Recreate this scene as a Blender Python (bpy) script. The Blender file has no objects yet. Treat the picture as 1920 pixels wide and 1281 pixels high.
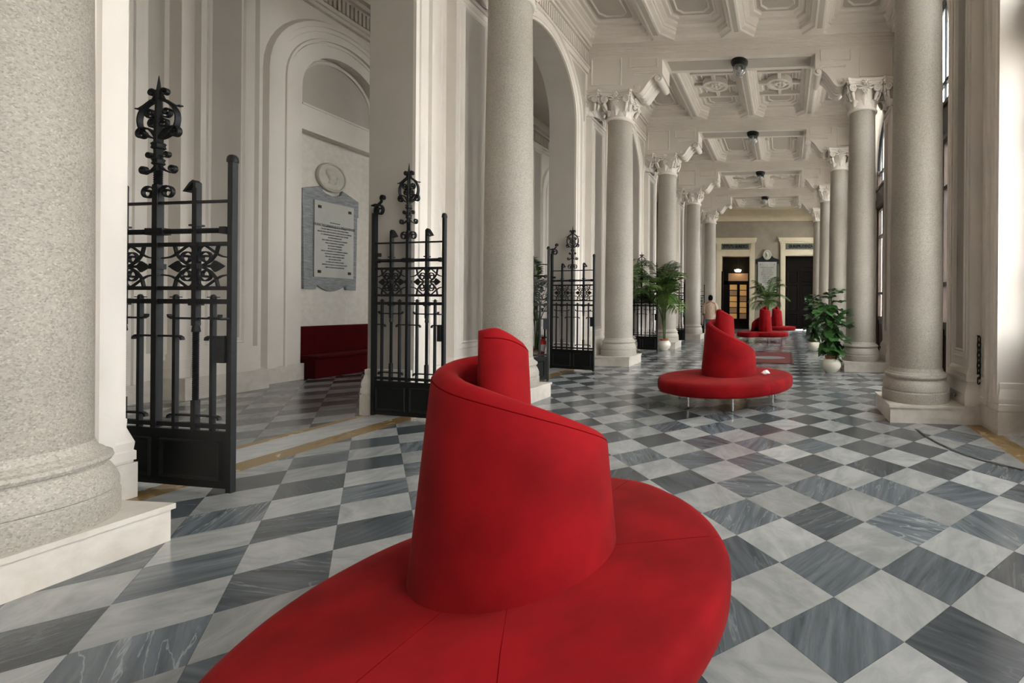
import bpy, math, random
from mathutils import Vector, Matrix
random.seed(7)
PI = math.pi
sc = bpy.context.scene
S = 0.88                      # everything is laid out in drawing units, then scaled to metres at the end

# ------------------------------------------------------------------ camera, sky, exposure
cam_d = bpy.data.cameras.new('camera'); cam = bpy.data.objects.new('camera', cam_d)
sc.collection.objects.link(cam); sc.camera = cam
cam_d.sensor_width = 36.0; cam_d.lens = 848.5 / 1920 * 36
cam_d.shift_x = (960 - 1401.2) / 1920; cam_d.shift_y = (575.3 - 640.5) / 1920
cam_d.clip_start = .05; cam_d.clip_end = 500
cam.matrix_world = Matrix.Translation((0, 0, 1.553)) @ Matrix.Rotation(.0847, 4, 'Z') @ Matrix.Rotation(PI/2, 4, 'X') @ Matrix.Rotation(.008, 4, 'Z')

world = bpy.data.worlds.new('sky'); sc.world = world; world.use_nodes = True
bg = world.node_tree.nodes['Background']
bg.inputs[0].default_value = (.98, .97, .965, 1); bg.inputs[1].default_value = 7.0
sc.view_settings.view_transform = 'Standard'; sc.view_settings.look = 'None'
sc.view_settings.gamma = 1.0; sc.view_settings.use_curve_mapping = False
sc.view_settings.exposure = 1.5
sc.cycles.use_denoising = True
sc.cycles.max_bounces = 7; sc.cycles.diffuse_bounces = 4; sc.cycles.glossy_bounces = 3; sc.cycles.transmission_bounces = 3; sc.cycles.transparent_max_bounces = 12
sc.cycles.use_adaptive_sampling = True; sc.cycles.adaptive_threshold = .15; sc.cycles.adaptive_min_samples = 16
sc.cycles.sample_clamp_indirect = 6.0
sc.cycles.caustics_reflective = False; sc.cycles.caustics_refractive = False

YC = [2.09 + 4.834 * i for i in range(6)]           # column axes along the gallery
XL, XR, CX = -4.44, 1.88, -1.26
D = 4.834; HW = 1.38; HWR = 1.52; SPR = 6.1
WL, WR = -5.20, 2.66                                # wall faces towards the gallery
YEND = 31.1; YBACK = 2.09 - D; YHALL = 2.09 - D
BAYS = [4.507 + D * i for i in range(-1, 6)]
for c in BAYS:                                      # daylight enters through the window arches
    ld = bpy.data.lights.new('window_portal', 'AREA'); ld.shape = 'RECTANGLE'; ld.size = 7.4; ld.size_y = 3.0
    ld.cycles.is_portal = True
    lo = bpy.data.objects.new('window_portal', ld); sc.collection.objects.link(lo)
    lo.location = (3.36, c, 3.75); lo.rotation_euler = (0, PI/2, 0)

# ------------------------------------------------------------------ materials
MAT = {}
def nodes(m): m.use_nodes = True; return m.node_tree.nodes, m.node_tree.links, m.node_tree.nodes['Principled BSDF']
def mat(name, col, rough=.6, metal=0., var=.0, scale=4., bump=0., bscale=60., spec=.5, sheen=0., stretch=(1,1,1), col2=None, detail=4.):
    m = bpy.data.materials.new(name); n, l, b = nodes(m); MAT[name] = m
    b.inputs['Roughness'].default_value = rough; b.inputs['Metallic'].default_value = metal
    b.inputs['Specular IOR Level'].default_value = spec
    b.inputs['Base Color'].default_value = (*col, 1)
    if var or col2 or bump:
        tc = n.new('ShaderNodeTexCoord'); mp = n.new('ShaderNodeMapping'); l.new(tc.outputs['Object'], mp.inputs[0])
        mp.inputs['Scale'].default_value = stretch
        if var or col2:
            t = n.new('ShaderNodeTexNoise'); t.inputs['Scale'].default_value = scale; t.inputs['Detail'].default_value = detail
            l.new(mp.outputs[0], t.inputs[0])
            r = n.new('ShaderNodeValToRGB'); l.new(t.outputs[0], r.inputs[0]); l.new(r.outputs[0], b.inputs['Base Color'])
            c2 = col2 or tuple(c * (1 - var) for c in col)
            r.color_ramp.elements[0].position = .35; r.color_ramp.elements[0].color = (*c2, 1)
            r.color_ramp.elements[1].position = .65; r.color_ramp.elements[1].color = (*col, 1)
        if bump:
            t2 = n.new('ShaderNodeTexNoise'); t2.inputs['Scale'].default_value = bscale; t2.inputs['Detail'].default_value = 3
            l.new(mp.outputs[0], t2.inputs[0])
            bp = n.new('ShaderNodeBump'); bp.inputs['Strength'].default_value = bump; bp.inputs['Distance'].default_value = .01
            l.new(t2.outputs[0], bp.inputs['Height']); l.new(bp.outputs[0], b.inputs['Normal'])
    if sheen:
        b.inputs['Sheen Weight'].default_value = sheen; b.inputs['Sheen Roughness'].default_value = .35
        b.inputs['Sheen Tint'].default_value = (1., .25, .2, 1)
    return m
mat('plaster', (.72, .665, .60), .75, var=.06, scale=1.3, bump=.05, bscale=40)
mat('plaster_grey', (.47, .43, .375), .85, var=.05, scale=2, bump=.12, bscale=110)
mat('stucco', (.70, .655, .585), .7, var=.10, scale=9, bump=.1, bscale=60)
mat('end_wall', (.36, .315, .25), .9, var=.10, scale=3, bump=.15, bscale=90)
mat('cream', (.72, .64, .47), .6, var=.06, scale=3)
mat('iron', (.008, .009, .010), .55, metal=.0, var=.3, scale=30, bump=.15, bscale=120, spec=.3)
mat('iron_panel', (.005, .006, .006), .5, bump=.05, bscale=60, spec=.25)
mat('velvet', (.25, .0036, .006), .9, var=.34, scale=3.2, bump=.06, bscale=7, sheen=.12, spec=.15)
mat('velvet_dark', (.06, .002, .003), .9, var=.2, scale=4, sheen=.05, spec=.1)
mat('seam', (.12, .002, .003), .95, spec=.0)
mat('chrome', (.75, .75, .76), .12, metal=1.)
mat('rubber', (.02, .02, .02), .7)
mat('wood', (.035, .018, .010), .5, spec=.25, var=.45, scale=3, stretch=(8, 8, .6), bump=.05, bscale=30)
mat('wood_black', (.007, .005, .004), .6, var=.4, scale=3, stretch=(8, 8, .6), spec=.15)
mat('ceramic', (.80, .76, .64), .18, var=.05, scale=6)
mat('terracotta', (.34, .10, .04), .75, var=.2, scale=10)
mat('soil', (.03, .018, .01), .95, bump=.5, bscale=60)
mat('bark', (.13, .08, .045), .85, var=.4, scale=12, stretch=(1, 1, .3))
mat('fig_leaf', (.045, .13, .03), .32, var=.45, scale=3)
mat('palm_leaf', (.06, .12, .016), .45, var=.5, scale=2)
mat('letter', (.008, .008, .008), .8, spec=.1)
mat('tablet', (.52, .52, .47), .35, var=.14, scale=2.2, stretch=(1, 1, .35), detail=8)
mat('green_marble', (.012, .02, .02), .3, var=.4, scale=5)
mat('medallion', (.60, .58, .50), .5, var=.12, scale=5)
mat('bronze', (.05, .04, .02), .45, metal=.6)
mat('skin', (.20, .10, .06), .6)
mat('hair', (.004, .003, .003), .9, spec=.05)
mat('shirt', (.50, .37, .27), .9, var=.25, scale=9, stretch=(3, 3, 1))
mat('denim', (.06, .12, .24), .85, var=.3, scale=12)
mat('mat_red', (.13, .022, .018), .95, var=.25, scale=40)
mat('mat_grey', (.16, .16, .155), .95)
mat('paper', (.85, .84, .82), .8)
mat('red_paint', (.50, .01, .01), .3)
mat('black_plastic', (.012, .012, .012), .5)
mat('white_label', (.7, .7, .68), .5)
mat('sign_panel', (.13, .14, .12), .5, var=.15, scale=10)
mat('grout', (.10, .10, .10), .9)
mat('bounce_ground', (.50, .48, .44), .9, var=.1, scale=2)
mat('outdoor_leaf', (.10, .16, .06), .8, var=.4, scale=3)
mat('track', (.035, .033, .03), .45, metal=.3)

def granite(name, a, b_, c):
    m = bpy.data.materials.new(name); n, l, b = nodes(m); MAT[name] = m
    tc = n.new('ShaderNodeTexCoord')
    v = n.new('ShaderNodeTexVoronoi'); v.inputs['Scale'].default_value = 130; l.new(tc.outputs['Object'], v.inputs['Vector'])
    r = n.new('ShaderNodeValToRGB'); l.new(v.outputs['Color'], r.inputs[0])
    e = r.color_ramp.elements; e[0].position = .12; e[0].color = (*c, 1); e[1].position = .80; e[1].color = (*a, 1)
    x = e.new(.34); x.color = (*b_, 1); x = e.new(.92); x.color = (min(1, a[0]*1.18), min(1, a[1]*1.18), min(1, a[2]*1.18), 1)
    t = n.new('ShaderNodeTexNoise'); t.inputs['Scale'].default_value = 1.4; t.inputs['Detail'].default_value = 5; l.new(tc.outputs['Object'], t.inputs[0])
    mr = n.new('ShaderNodeMapRange'); mr.inputs['To Min'].default_value = .80; mr.inputs['To Max'].default_value = 1.18; l.new(t.outputs[0], mr.inputs[0])
    mx = n.new('ShaderNodeVectorMath'); mx.operation = 'SCALE'; l.new(r.outputs[0], mx.inputs[0]); l.new(mr.outputs[0], mx.inputs['Scale'])
    l.new(mx.outputs[0], b.inputs['Base Color']); b.inputs['Roughness'].default_value = .6
    bp = n.new('ShaderNodeBump'); bp.inputs['Strength'].default_value = .12; bp.inputs['Distance'].default_value = .004
    l.new(v.outputs['Distance'], bp.inputs['Height']); l.new(bp.outputs[0], b.inputs['Normal'])
granite('granite', (.385, .35, .30), (.32, .29, .245), (.24, .215, .18))
granite('granite_base', (.44, .405, .35), (.375, .345, .295), (.29, .265, .22))

def veined(name, c_lo, c_hi, vein, vpos, rough, scale, stretch, dist, bright=(.85, 1.15), tilt=.5):
    """polished stone; the per-piece attribute 'rnd' turns and shifts the grain and varies the tone"""
    m = bpy.data.materials.new(name); n, l, b = nodes(m); MAT[name] = m
    tc = n.new('ShaderNodeTexCoord'); at = n.new('ShaderNodeAttribute'); at.attribute_name = 'rnd'
    def math_(op, a, v=None, w=None):
        q = n.new('ShaderNodeMath'); q.operation = op
        for i, s in enumerate((a, v, w)):
            if s is None: continue
            if isinstance(s, (int, float)): q.inputs[i].default_value = s
            else: l.new(s, q.inputs[i])
        return q.outputs[0]
    rnd = at.outputs['Fac']
    off = n.new('ShaderNodeCombineXYZ'); l.new(math_('MULTIPLY', rnd, 91.), off.inputs[0]); l.new(math_('MULTIPLY', rnd, 57.), off.inputs[1])
    rot = n.new('ShaderNodeVectorRotate'); rot.rotation_type = 'Z_AXIS'; l.new(tc.outputs['Object'], rot.inputs['Vector'])
    l.new(math_('MULTIPLY', math_('SUBTRACT', math_('FRACT', math_('MULTIPLY', rnd, 7.31)), .5), tilt * 6.28), rot.inputs['Angle'])
    ad = n.new('ShaderNodeVectorMath'); ad.operation = 'ADD'; l.new(rot.outputs[0], ad.inputs[0]); l.new(off.outputs[0], ad.inputs[1])
    mp = n.new('ShaderNodeMapping'); mp.inputs['Scale'].default_value = stretch; l.new(ad.outputs[0], mp.inputs[0])
    t = n.new('ShaderNodeTexNoise'); t.inputs['Scale'].default_value = scale; t.inputs['Detail'].default_value = 9; t.inputs['Roughness'].default_value = .62
    t.inputs['Distortion'].default_value = dist; l.new(mp.outputs[0], t.inputs[0])
    r = n.new('ShaderNodeValToRGB'); l.new(t.outputs[0], r.inputs[0]); e = r.color_ramp.elements
    e[0].position = .34; e[0].color = (*c_lo, 1); e[1].position = .62; e[1].color = (*c_hi, 1)
    t3 = n.new('ShaderNodeTexNoise'); t3.inputs['Scale'].default_value = scale * .8; t3.inputs['Detail'].default_value = 7; t3.inputs['Distortion'].default_value = dist * 1.5
    mp3 = n.new('ShaderNodeMapping'); mp3.inputs['Scale'].default_value = (stretch[0], stretch[1] * .7, 1); mp3.inputs['Location'].default_value = (13, 5, 2)
    l.new(ad.outputs[0], mp3.inputs[0]); l.new(mp3.outputs[0], t3.inputs[0])
    vr = n.new('ShaderNodeValToRGB'); l.new(t3.outputs[0], vr.inputs[0]); q = vr.color_ramp.elements
    q[0].position = vpos - .014; q[0].color = (0, 0, 0, 1); q[1].position = vpos + .014; q[1].color = (0, 0, 0, 1); z = q.new(vpos); z.color = (1, 1, 1, 1)
    mix = n.new('ShaderNodeMix'); mix.data_type = 'RGBA'; l.new(math_('MULTIPLY', vr.outputs[0], math_('MULTIPLY', math_('FRACT', math_('MULTIPLY', rnd, 3.77)), .45)), mix.inputs[0])
    l.new(r.outputs[0], mix.inputs[6]); mix.inputs[7].default_value = (*vein, 1)
    sc_ = n.new('ShaderNodeVectorMath'); sc_.operation = 'SCALE'; l.new(mix.outputs[2], sc_.inputs[0])
    l.new(math_('MULTIPLY_ADD', math_('FRACT', math_('MULTIPLY', rnd, 11.7)), bright[1] - bright[0], bright[0]), sc_.inputs['Scale'])
    l.new(sc_.outputs[0], b.inputs['Base Color'])
    b.inputs['Roughness'].default_value = rough; b.inputs['Specular IOR Level'].default_value = .5
    rr = n.new('ShaderNodeMapRange'); rr.inputs['To Min'].default_value = rough * .75; rr.inputs['To Max'].default_value = rough * 1.35
    l.new(t.outputs[0], rr.inputs[0]); l.new(rr.outputs[0], b.inputs['Roughness'])
veined('marble_dark', (.043, .053, .060), (.092, .107, .118), (.32, .34, .345), .5, .19, 2.2, (.7, 7, 1), .35, (.62, 1.6))
veined('marble_light', (.245, .255, .255), (.355, .36, .352), (.25, .255, .25), .52, .19, 3., (1, 2.2, 1), .7, (.74, 1.16))
veined('marble_cream', (.54, .49, .425), (.64, .595, .53), (.50, .42, .33), .5, .35, 5., (1, 1, 1), .6, (.95, 1.05))
veined('marble_yellow', (.265, .172, .068), (.285, .188, .076), (.25, .16, .065), .5, .25, 3., (1, 1, 1), .6, (.9, 1.1))
veined('marble_white', (.38, .385, .375), (.48, .48, .46), (.32, .32, .32), .5, .22, 3., (1, 2, 1), .8, (.95, 1.05))
veined('marble_grey', (.16, .175, .18), (.30, .315, .315), (.42, .43, .43), .52, .4, 6., (1, 1, 5), .3, (.95, 1.05), 0)

def glass(name, col, tr):
    m = bpy.data.materials.new(name); m.use_nodes = True; n = m.node_tree.nodes; l = m.node_tree.links; MAT[name] = m
    n.remove(n['Principled BSDF'])
    a = n.new('ShaderNodeBsdfTransparent'); a.inputs[0].default_value = (*col, 1); g = n.new('ShaderNodeBsdfGlossy'); g.inputs['Roughness'].default_value = .05
    mx = n.new('ShaderNodeMixShader'); mx.inputs[0].default_value = 1 - tr
    l.new(a.outputs[0], mx.inputs[1]); l.new(g.outputs[0], mx.inputs[2]); l.new(mx.outputs[0], n['Material Output'].inputs[0])
glass('pane', (.97, .98, .98), .93)
glass('globe', (.80, .82, .82), .80)
def emit(name, col, st):
    m = bpy.data.materials.new(name); n, l, b = nodes(m); MAT[name] = m
    b.inputs['Base Color'].default_value = (*col, 1); b.inputs['Emission Color'].default_value = (*col, 1); b.inputs['Emission Strength'].default_value = st
emit('lit_pane', (.55, .30, .10), .16); emit('lit_pane_dim', (.30, .18, .10), .10); emit('lamp_glow', (1., .80, .50), 4.)

# ------------------------------------------------------------------ mesh helpers
C = sc.collection
class MB:
    def __init__(s): s.v = []; s.f = []; s.m = []
    def add(s, vs, fs, m=0):
        o = len(s.v); s.v += [tuple(p) for p in vs]; s.f += [[i + o for i in f] for f in fs]; s.m += [m] * len(fs); return s
    def box(s, x0, y0, z0, x1, y1, z1, m=0):
        x0, x1 = min(x0, x1), max(x0, x1); y0, y1 = min(y0, y1), max(y0, y1); z0, z1 = min(z0, z1), max(z0, z1)
        return s.add([(x0,y0,z0),(x1,y0,z0),(x1,y1,z0),(x0,y1,z0),(x0,y0,z1),(x1,y0,z1),(x1,y1,z1),(x0,y1,z1)],
                     [(0,3,2,1),(4,5,6,7),(0,1,5,4),(1,2,6,5),(2,3,7,6),(3,0,4,7)], m)
    def lathe(s, prof, n=32, c=(0,0,0), m=0, sx=1., sy=1.):
        vs = [(c[0] + r*math.cos(2*PI*i/n)*sx, c[1] + r*math.sin(2*PI*i/n)*sy, c[2] + z) for r, z in prof for i in range(n)]
        fs = [(j*n+i, j*n+(i+1)%n, (j+1)*n+(i+1)%n, (j+1)*n+i) for j in range(len(prof)-1) for i in range(n)]
        fs += [tuple(range(n))[::-1], tuple(range((len(prof)-1)*n, len(prof)*n))]
        return s.add(vs, fs, m)
    def tube(s, path, r, n=8, m=0, closed=False):
        path = [Vector(p) for p in path]; N = len(path); vs = []; prev = None
        for i, p in enumerate(path):
            a = path[i-1] if (i or closed) else p; b = path[(i+1) % N] if (i < N-1 or closed) else p
            t = (b - a).normalized()
            if prev is None: u = t.orthogonal().normalized()
            else:
                u = prev - t * prev.dot(t); u = u.normalized() if u.length > 1e-6 else t.orthogonal().normalized()
            prev = u; w = t.cross(u); rr = r[i] if isinstance(r, (list, tuple)) else r
            vs += [p + (u*math.cos(2*PI*k/n) + w*math.sin(2*PI*k/n))*rr for k in range(n)]
        fs = [(j*n+i, j*n+(i+1)%n, (j+1)*n+(i+1)%n, (j+1)*n+i) for j in range(N-1) for i in range(n)]
        if closed: fs += [((N-1)*n+i, (N-1)*n+(i+1)%n, (i+1)%n, i) for i in range(n)]
        else: fs += [tuple(range(n))[::-1], tuple(range((N-1)*n, N*n))]
        return s.add(vs, fs, m)
    def ribbon(s, path, w, t, m=0, y=0.):
        """flat iron bar bent in the x-z plane: path of (x,z), width w across y, thickness t"""
        N = len(path); vs = []
        for i, p in enumerate(path):
            a = path[max(i-1, 0)]; b = path[min(i+1, N-1)]
            dx, dz = b[0]-a[0], b[1]-a[1]; L = math.hypot(dx, dz) or 1; nx, nz = -dz/L*t/2, dx/L*t/2
            vs += [(p[0]+nx, y-w/2, p[1]+nz), (p[0]+nx, y+w/2, p[1]+nz), (p[0]-nx, y+w/2, p[1]-nz), (p[0]-nx, y-w/2, p[1]-nz)]
        fs = [(j*4+i, j*4+(i+1)%4, (j+1)*4+(i+1)%4, (j+1)*4+i) for j in range(N-1) for i in range(4)]
        fs += [(3,2,1,0), tuple(range((N-1)*4, N*4))]
        return s.add(vs, fs, m)
    def prism(s, poly, f, d0, d1, m=0):
        """extrude a 2-D polygon; f(u, v, d) gives the 3-D point"""
        n = len(poly)
        vs = [f(u, v, d0) for u, v in poly] + [f(u, v, d1) for u, v in poly]
        fs = [tuple(range(n))[::-1], tuple(range(n, 2*n))] + [(i, (i+1)%n, n+(i+1)%n, n+i) for i in range(n)]
        return s.add(vs, fs, m)
    def frame(s, f, u0, v0, u1, v1, t, d, m=0, d0=0.):
        """raised rectangular bead on a surface; f(u, v, height)"""
        o = [(u0,v0),(u1,v0),(u1,v1),(u0,v1)]; i = [(u0+t,v0+t),(u1-t,v0+t),(u1-t,v1-t),(u0+t,v1-t)]; k = [(u0+t*.35,v0+t*.35),(u1-t*.35,v0+t*.35),(u1-t*.35,v1-t*.35),(u0+t*.35,v1-t*.35)]
        vs = [f(*p, d0) for p in o] + [f(*p, d0 + d) for p in k] + [f(*p, d0) for p in i]
        fs = [(a, (a+1)%4, 4+(a+1)%4, 4+a) for a in range(4)] + [(4+a, 4+(a+1)%4, 8+(a+1)%4, 8+a) for a in range(4)]
        return s.add(vs, fs, m)
    def loft(s, rings, m=0, cap0=True, cap1=True, closed=True):
        n = len(rings[0]); vs = [p for r in rings for p in r]; k = n if closed else n - 1
        fs = [(j*n+i, j*n+(i+1)%n, (j+1)*n+(i+1)%n, (j+1)*n+i) for j in range(len(rings)-1) for i in range(k)]
        if cap0: fs.append(tuple(range(n))[::-1])
        if cap1: fs.append(tuple(range((len(rings)-1)*n, len(rings)*n)))
        return s.add(vs, fs, m)
    def mesh(s, name, mats, smooth=False, ang=40):
        me = bpy.data.meshes.new(name); me.from_pydata(s.v, [], s.f)
        for x in (mats if isinstance(mats, (list, tuple)) else [mats]): me.materials.append(MAT[x])
        if any(s.m): me.polygons.foreach_set('material_index', s.m)
        if smooth:
            me.polygons.foreach_set('use_smooth', [True]*len(me.polygons)); me.set_sharp_from_angle(angle=math.radians(ang))
        me.update(); return me
    def build(s, name, mats, parent=None, smooth=False, ang=40):
        return link(name, s.mesh(name, mats, smooth, ang), parent)
def link(name, data, parent=None, loc=None, rot=None, scale=None):
    o = bpy.data.objects.new(name, data); C.objects.link(o)
    if parent: o.parent = parent
    if loc: o.location = loc
    if rot: o.rotation_euler = rot
    if scale: o.scale = scale if isinstance(scale, (tuple, list)) else (scale,)*3
    return o
def tag(o, label=None, cat=None, group=None, kind=None):
    for k, v in (('label', label), ('category', cat), ('group', group), ('kind', kind)):
        if v: o[k] = v
    return o
def thing(name, label, cat, loc=(0,0,0), rz=0., group=None, scale=None):
    return tag(link(name, None, None, loc, (0, 0, rz), scale), label, cat, group)
def structure(name, mb, mats, **k): return tag(mb.build(name, mats, **k), kind='structure')
def rnd_attr(o, per_face=None):
    me = o.data; a = me.attributes.new('rnd', 'FLOAT', 'FACE')
    a.data.foreach_set('value', per_face or [random.random()]*len(me.polygons)); return o
def copy_tree(o, parent=None):
    c = o.copy(); C.objects.link(c); c.parent = parent
    for ch in list(o.children): copy_tree(ch, c)
    return c
def arc(cx, cz, r, a0, a1, n=12): return [(cx + r*math.cos(a0 + (a1-a0)*i/n), cz + r*math.sin(a0 + (a1-a0)*i/n)) for i in range(n+1)]
def spiral(cx, cz, r0, r1, a0, turns, n=22):
    return [(cx + (r0+(r1-r0)*i/n)*math.cos(a0+turns*2*PI*i/n), cz + (r0+(r1-r0)*i/n)*math.sin(a0+turns*2*PI*i/n)) for i in range(n+1)]
def catmull(P, n=8):
    P = [Vector(p) for p in P]; Q = [P[0]*2-P[1]] + P + [P[-1]*2-P[-2]]; out = []
    for i in range(1, len(Q)-2):
        for k in range(n):
            t = k/n; a, b, c, d = Q[i-1], Q[i], Q[i+1], Q[i+2]
            out.append(.5*((2*b) + (c-a)*t + (2*a-5*b+4*c-d)*t*t + (3*b-a-3*c+d)*t**3))
    return out + [P[-1]]

# ------------------------------------------------------------------ floor: tiles laid diagonally
T = .42; LA = .7751; LO = (.6573, 5.8375)
def lat(a, b):
    b += .46 * min(1., max(0., (.3 - a) / 5.3))       # the courses drift a little towards the hall side
    c, s = math.cos(LA), math.sin(LA)
    return ((a*c - b*s + LO[0]) * T, (a*s + b*c + LO[1]) * T)
def clip(P, k, v, sgn):
    out = []
    for i, p in enumerate(P):
        q = P[(i+1) % len(P)]; dp, dq = (p[k]-v)*sgn, (q[k]-v)*sgn
        if dp >= 0: out.append(p)
        if dp*dq < 0: t = dp/(dp-dq); out.append((p[0]+(q[0]-p[0])*t, p[1]+(q[1]-p[1])*t))
    return out
def pix(x, y, z):
    c, s = math.cos(.0847), math.sin(.0847); a, b = x*c + y*s, -x*s + y*c
    return (1401.2 + 848.5*a/b, 575.3 - 848.5*(z-1.553)/b) if b > .1 else None
mb = MB(); mb.box(-10.6, YBACK - .3, -.25, 3.4, YEND + 1.2, -.004)
floor = structure('floor', mb, 'grout')
tiles = []
for i in range(-75, 76):
    for j in range(-75, 76):
        P0 = [lat(i, j), lat(i+1, j), lat(i+1, j+1), lat(i, j+1)]
        if max(p[1] for p in P0) < -4 or min(p[1] for p in P0) > YEND or max(p[0] for p in P0) < -10.1 or min(p[0] for p in P0) > 2.42: continue
        for x0, x1, hall in ((-5.0, 2.40, 0), (-10.1, -5.9, 1)):
            P = P0
            for k, v, sg in ((0, x0, 1), (0, x1, -1), (1, -4, 1), (1, YEND, -1)):
                P = clip(P, k, v, sg) if len(P) > 2 else P
            if len(P) < 3: continue
            A = abs(sum(P[q][0]*P[(q+1)%len(P)][1] - P[(q+1)%len(P)][0]*P[q][1] for q in range(len(P)))) / 2
            if A < .002: continue
            tiles.append((P, (i + j) % 2, hall))
def tile_mesh(mb, P):
    cx = sum(p[0] for p in P)/len(P); cy = sum(p[1] for p in P)/len(P)
    Q = [(cx + (p[0]-cx)*.9955, cy + (p[1]-cy)*.9955) for p in P]; n = len(Q); dz = random.uniform(-.0006, .0006)
    mb.add([(x, y, dz) for x, y in Q] + [(x, y, -.012) for x, y in Q], [tuple(range(n))] + [(i, n+i, n+(i+1)%n, (i+1)%n) for i in range(n)])
    return n + 1
def size_in_photo(t):
    P = t[0]; c = (sum(p[0] for p in P)/len(P), sum(p[1] for p in P)/len(P)); q = pix(*c, 0)
    if q is None or not (-60 < q[0] < 1980 and q[1] < 1340): return 0
    if math.hypot(c[0]+1.15, c[1]-2.0) < .75 or t[2]: return 0
    R = [pix(*p, 0) for p in P]
    if any(r is None for r in R): return 0
    return abs(sum(R[k][0]*R[(k+1)%len(R)][1] - R[(k+1)%len(R)][0]*R[k][1] for k in range(len(R)))) / 2
tiles.sort(key=size_in_photo, reverse=True)
for k, (P, par, hall) in enumerate(tiles[:300]):
    mb = MB(); tile_mesh(mb, P)
    rnd_attr(mb.build('tile', 'marble_light' if par else 'marble_dark', floor))
for par, m in ((0, 'marble_dark'), (1, 'marble_light')):
    mb = MB(); vals = []
    for P, pr, hall in tiles[300:]:
        if pr == par: n = tile_mesh(mb, P); vals += [random.random()] * n
    o = rnd_attr(mb.build('far_tile', m, floor), vals); tag(o, kind='stuff')
for x0, x1, m in ((-5.0, -5.28, 'marble_yellow'), (-5.28, -5.78, 'marble_white'), (-5.78, -5.90, 'marble_yellow'), (2.40, 2.66, 'marble_yellow'), (2.66, 3.32, 'marble_white')):
    mb = MB(); mb.box(x0 - .002, -4, -.012, x1 + .002, YEND, 0); rnd_attr(mb.build('marble_band', m, floor))
def track(pts):
    mb = MB(); Q = catmull([(x, y, 0) for x, y in pts], 10); vs = []
    for i, p in enumerate(Q):
        t = (Q[min(i+1, len(Q)-1)] - Q[max(i-1, 0)]).normalized(); n = Vector((-t.y, t.x, 0)) * .022
        vs += [p + n + Vector((0,0,.003)), p - n + Vector((0,0,.003)), p - n - Vector((0,0,.002)), p + n - Vector((0,0,.002))]
    fs = [(j*4+i, j*4+(i+1)%4, j*4+4+(i+1)%4, j*4+4+i) for j in range(len(Q)-1) for i in range(4)] + [(0,1,2,3), tuple(range(len(vs)-4, len(vs)))]
    mb.add(vs, fs); mb.build('door_track', 'track', floor)
for dy in (0, 4.75):
    track([(1.68, 5.96+dy), (1.72, 5.5+dy), (1.87, 5.03+dy), (2.08, 4.74+dy), (2.36, 4.52+dy)])
mb = MB(); mb.box(3.4, -60, -.3, 60, 90, -.06); structure('ground', mb, 'bounce_ground')  # pale ground outside, added to bounce daylight up onto the ceiling

# ------------------------------------------------------------------ arcade walls
def arcade(mb, xf, xb, y0, y1, bays, hw, spr, H, n=24, m0=0, m1=1):
    y = y0
    def quad(p, q, m):
        mb.add([(xf, *p), (xf, q[0], p[1]), (xf, *q), (xf, p[0], q[1])], [(0,1,2,3)], m); mb.add([(xb, *p), (xb, q[0], p[1]), (xb, *q), (xb, p[0], q[1])], [(3,2,1,0)], m)
    for c in list(bays) + [None]:
        e = y1 if c is None else c - hw
        quad((y, 0), (e, H), m0)
        if c is None: break
        A = [(c - hw*math.cos(PI*i/n), spr + hw*math.sin(PI*i/n)) for i in range(n+1)]
        for i in range(n):
            a, b = A[i], A[i+1]
            for x in (xf, xb): mb.add([(x, *a), (x, *b), (x, b[0], H), (x, a[0], H)], [(0,1,2,3)], m0)
        R = [(c-hw, 0)] + A + [(c+hw, 0)]
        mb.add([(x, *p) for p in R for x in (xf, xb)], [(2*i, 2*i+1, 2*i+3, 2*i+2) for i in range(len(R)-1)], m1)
        y = c + hw
    mb.add([(xf,y0,0),(xb,y0,0),(xb,y0,H),(xf,y0,H),(xf,y1,0),(xb,y1,0),(xb,y1,H),(xf,y1,H)], [(0,1,2,3),(4,5,6,7),(3,2,6,7)], m0)
def arch_sweep(mb, X, sg, cy, r, spr, z0, prof, n=24, m=0, half=None):
    st = [((cy - r, z0), (-1, 0))] + [((cy - r*math.cos(PI*i/n), spr + r*math.sin(PI*i/n)), (-math.cos(PI*i/n), math.sin(PI*i/n))) for i in range(n+1)] + [((cy + r, z0), (1, 0))]
    rings = [[(X + sg*pr, p[0] + o[0]*ro, p[1] + o[1]*ro) for ro, pr in prof] for p, o in st]
    mb.loft(rings, m, closed=False)
H = 8.9
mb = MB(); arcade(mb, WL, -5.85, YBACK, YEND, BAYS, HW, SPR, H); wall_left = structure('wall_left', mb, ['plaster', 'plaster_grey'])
mb = MB(); arcade(mb, WR, 3.32, YBACK, YEND, BAYS, HWR, SPR, H); wall_right = structure('wall_right', mb, ['plaster', 'plaster'])
PROF = [(0, 0), (0, .045), (.055, .045), (.065, .065), (.15, .065), (.165, .04), (.225, .04), (.24, .085), (.285, .085), (.31, 0)]
SEEN = [c for c in BAYS if c > 0]
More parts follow.
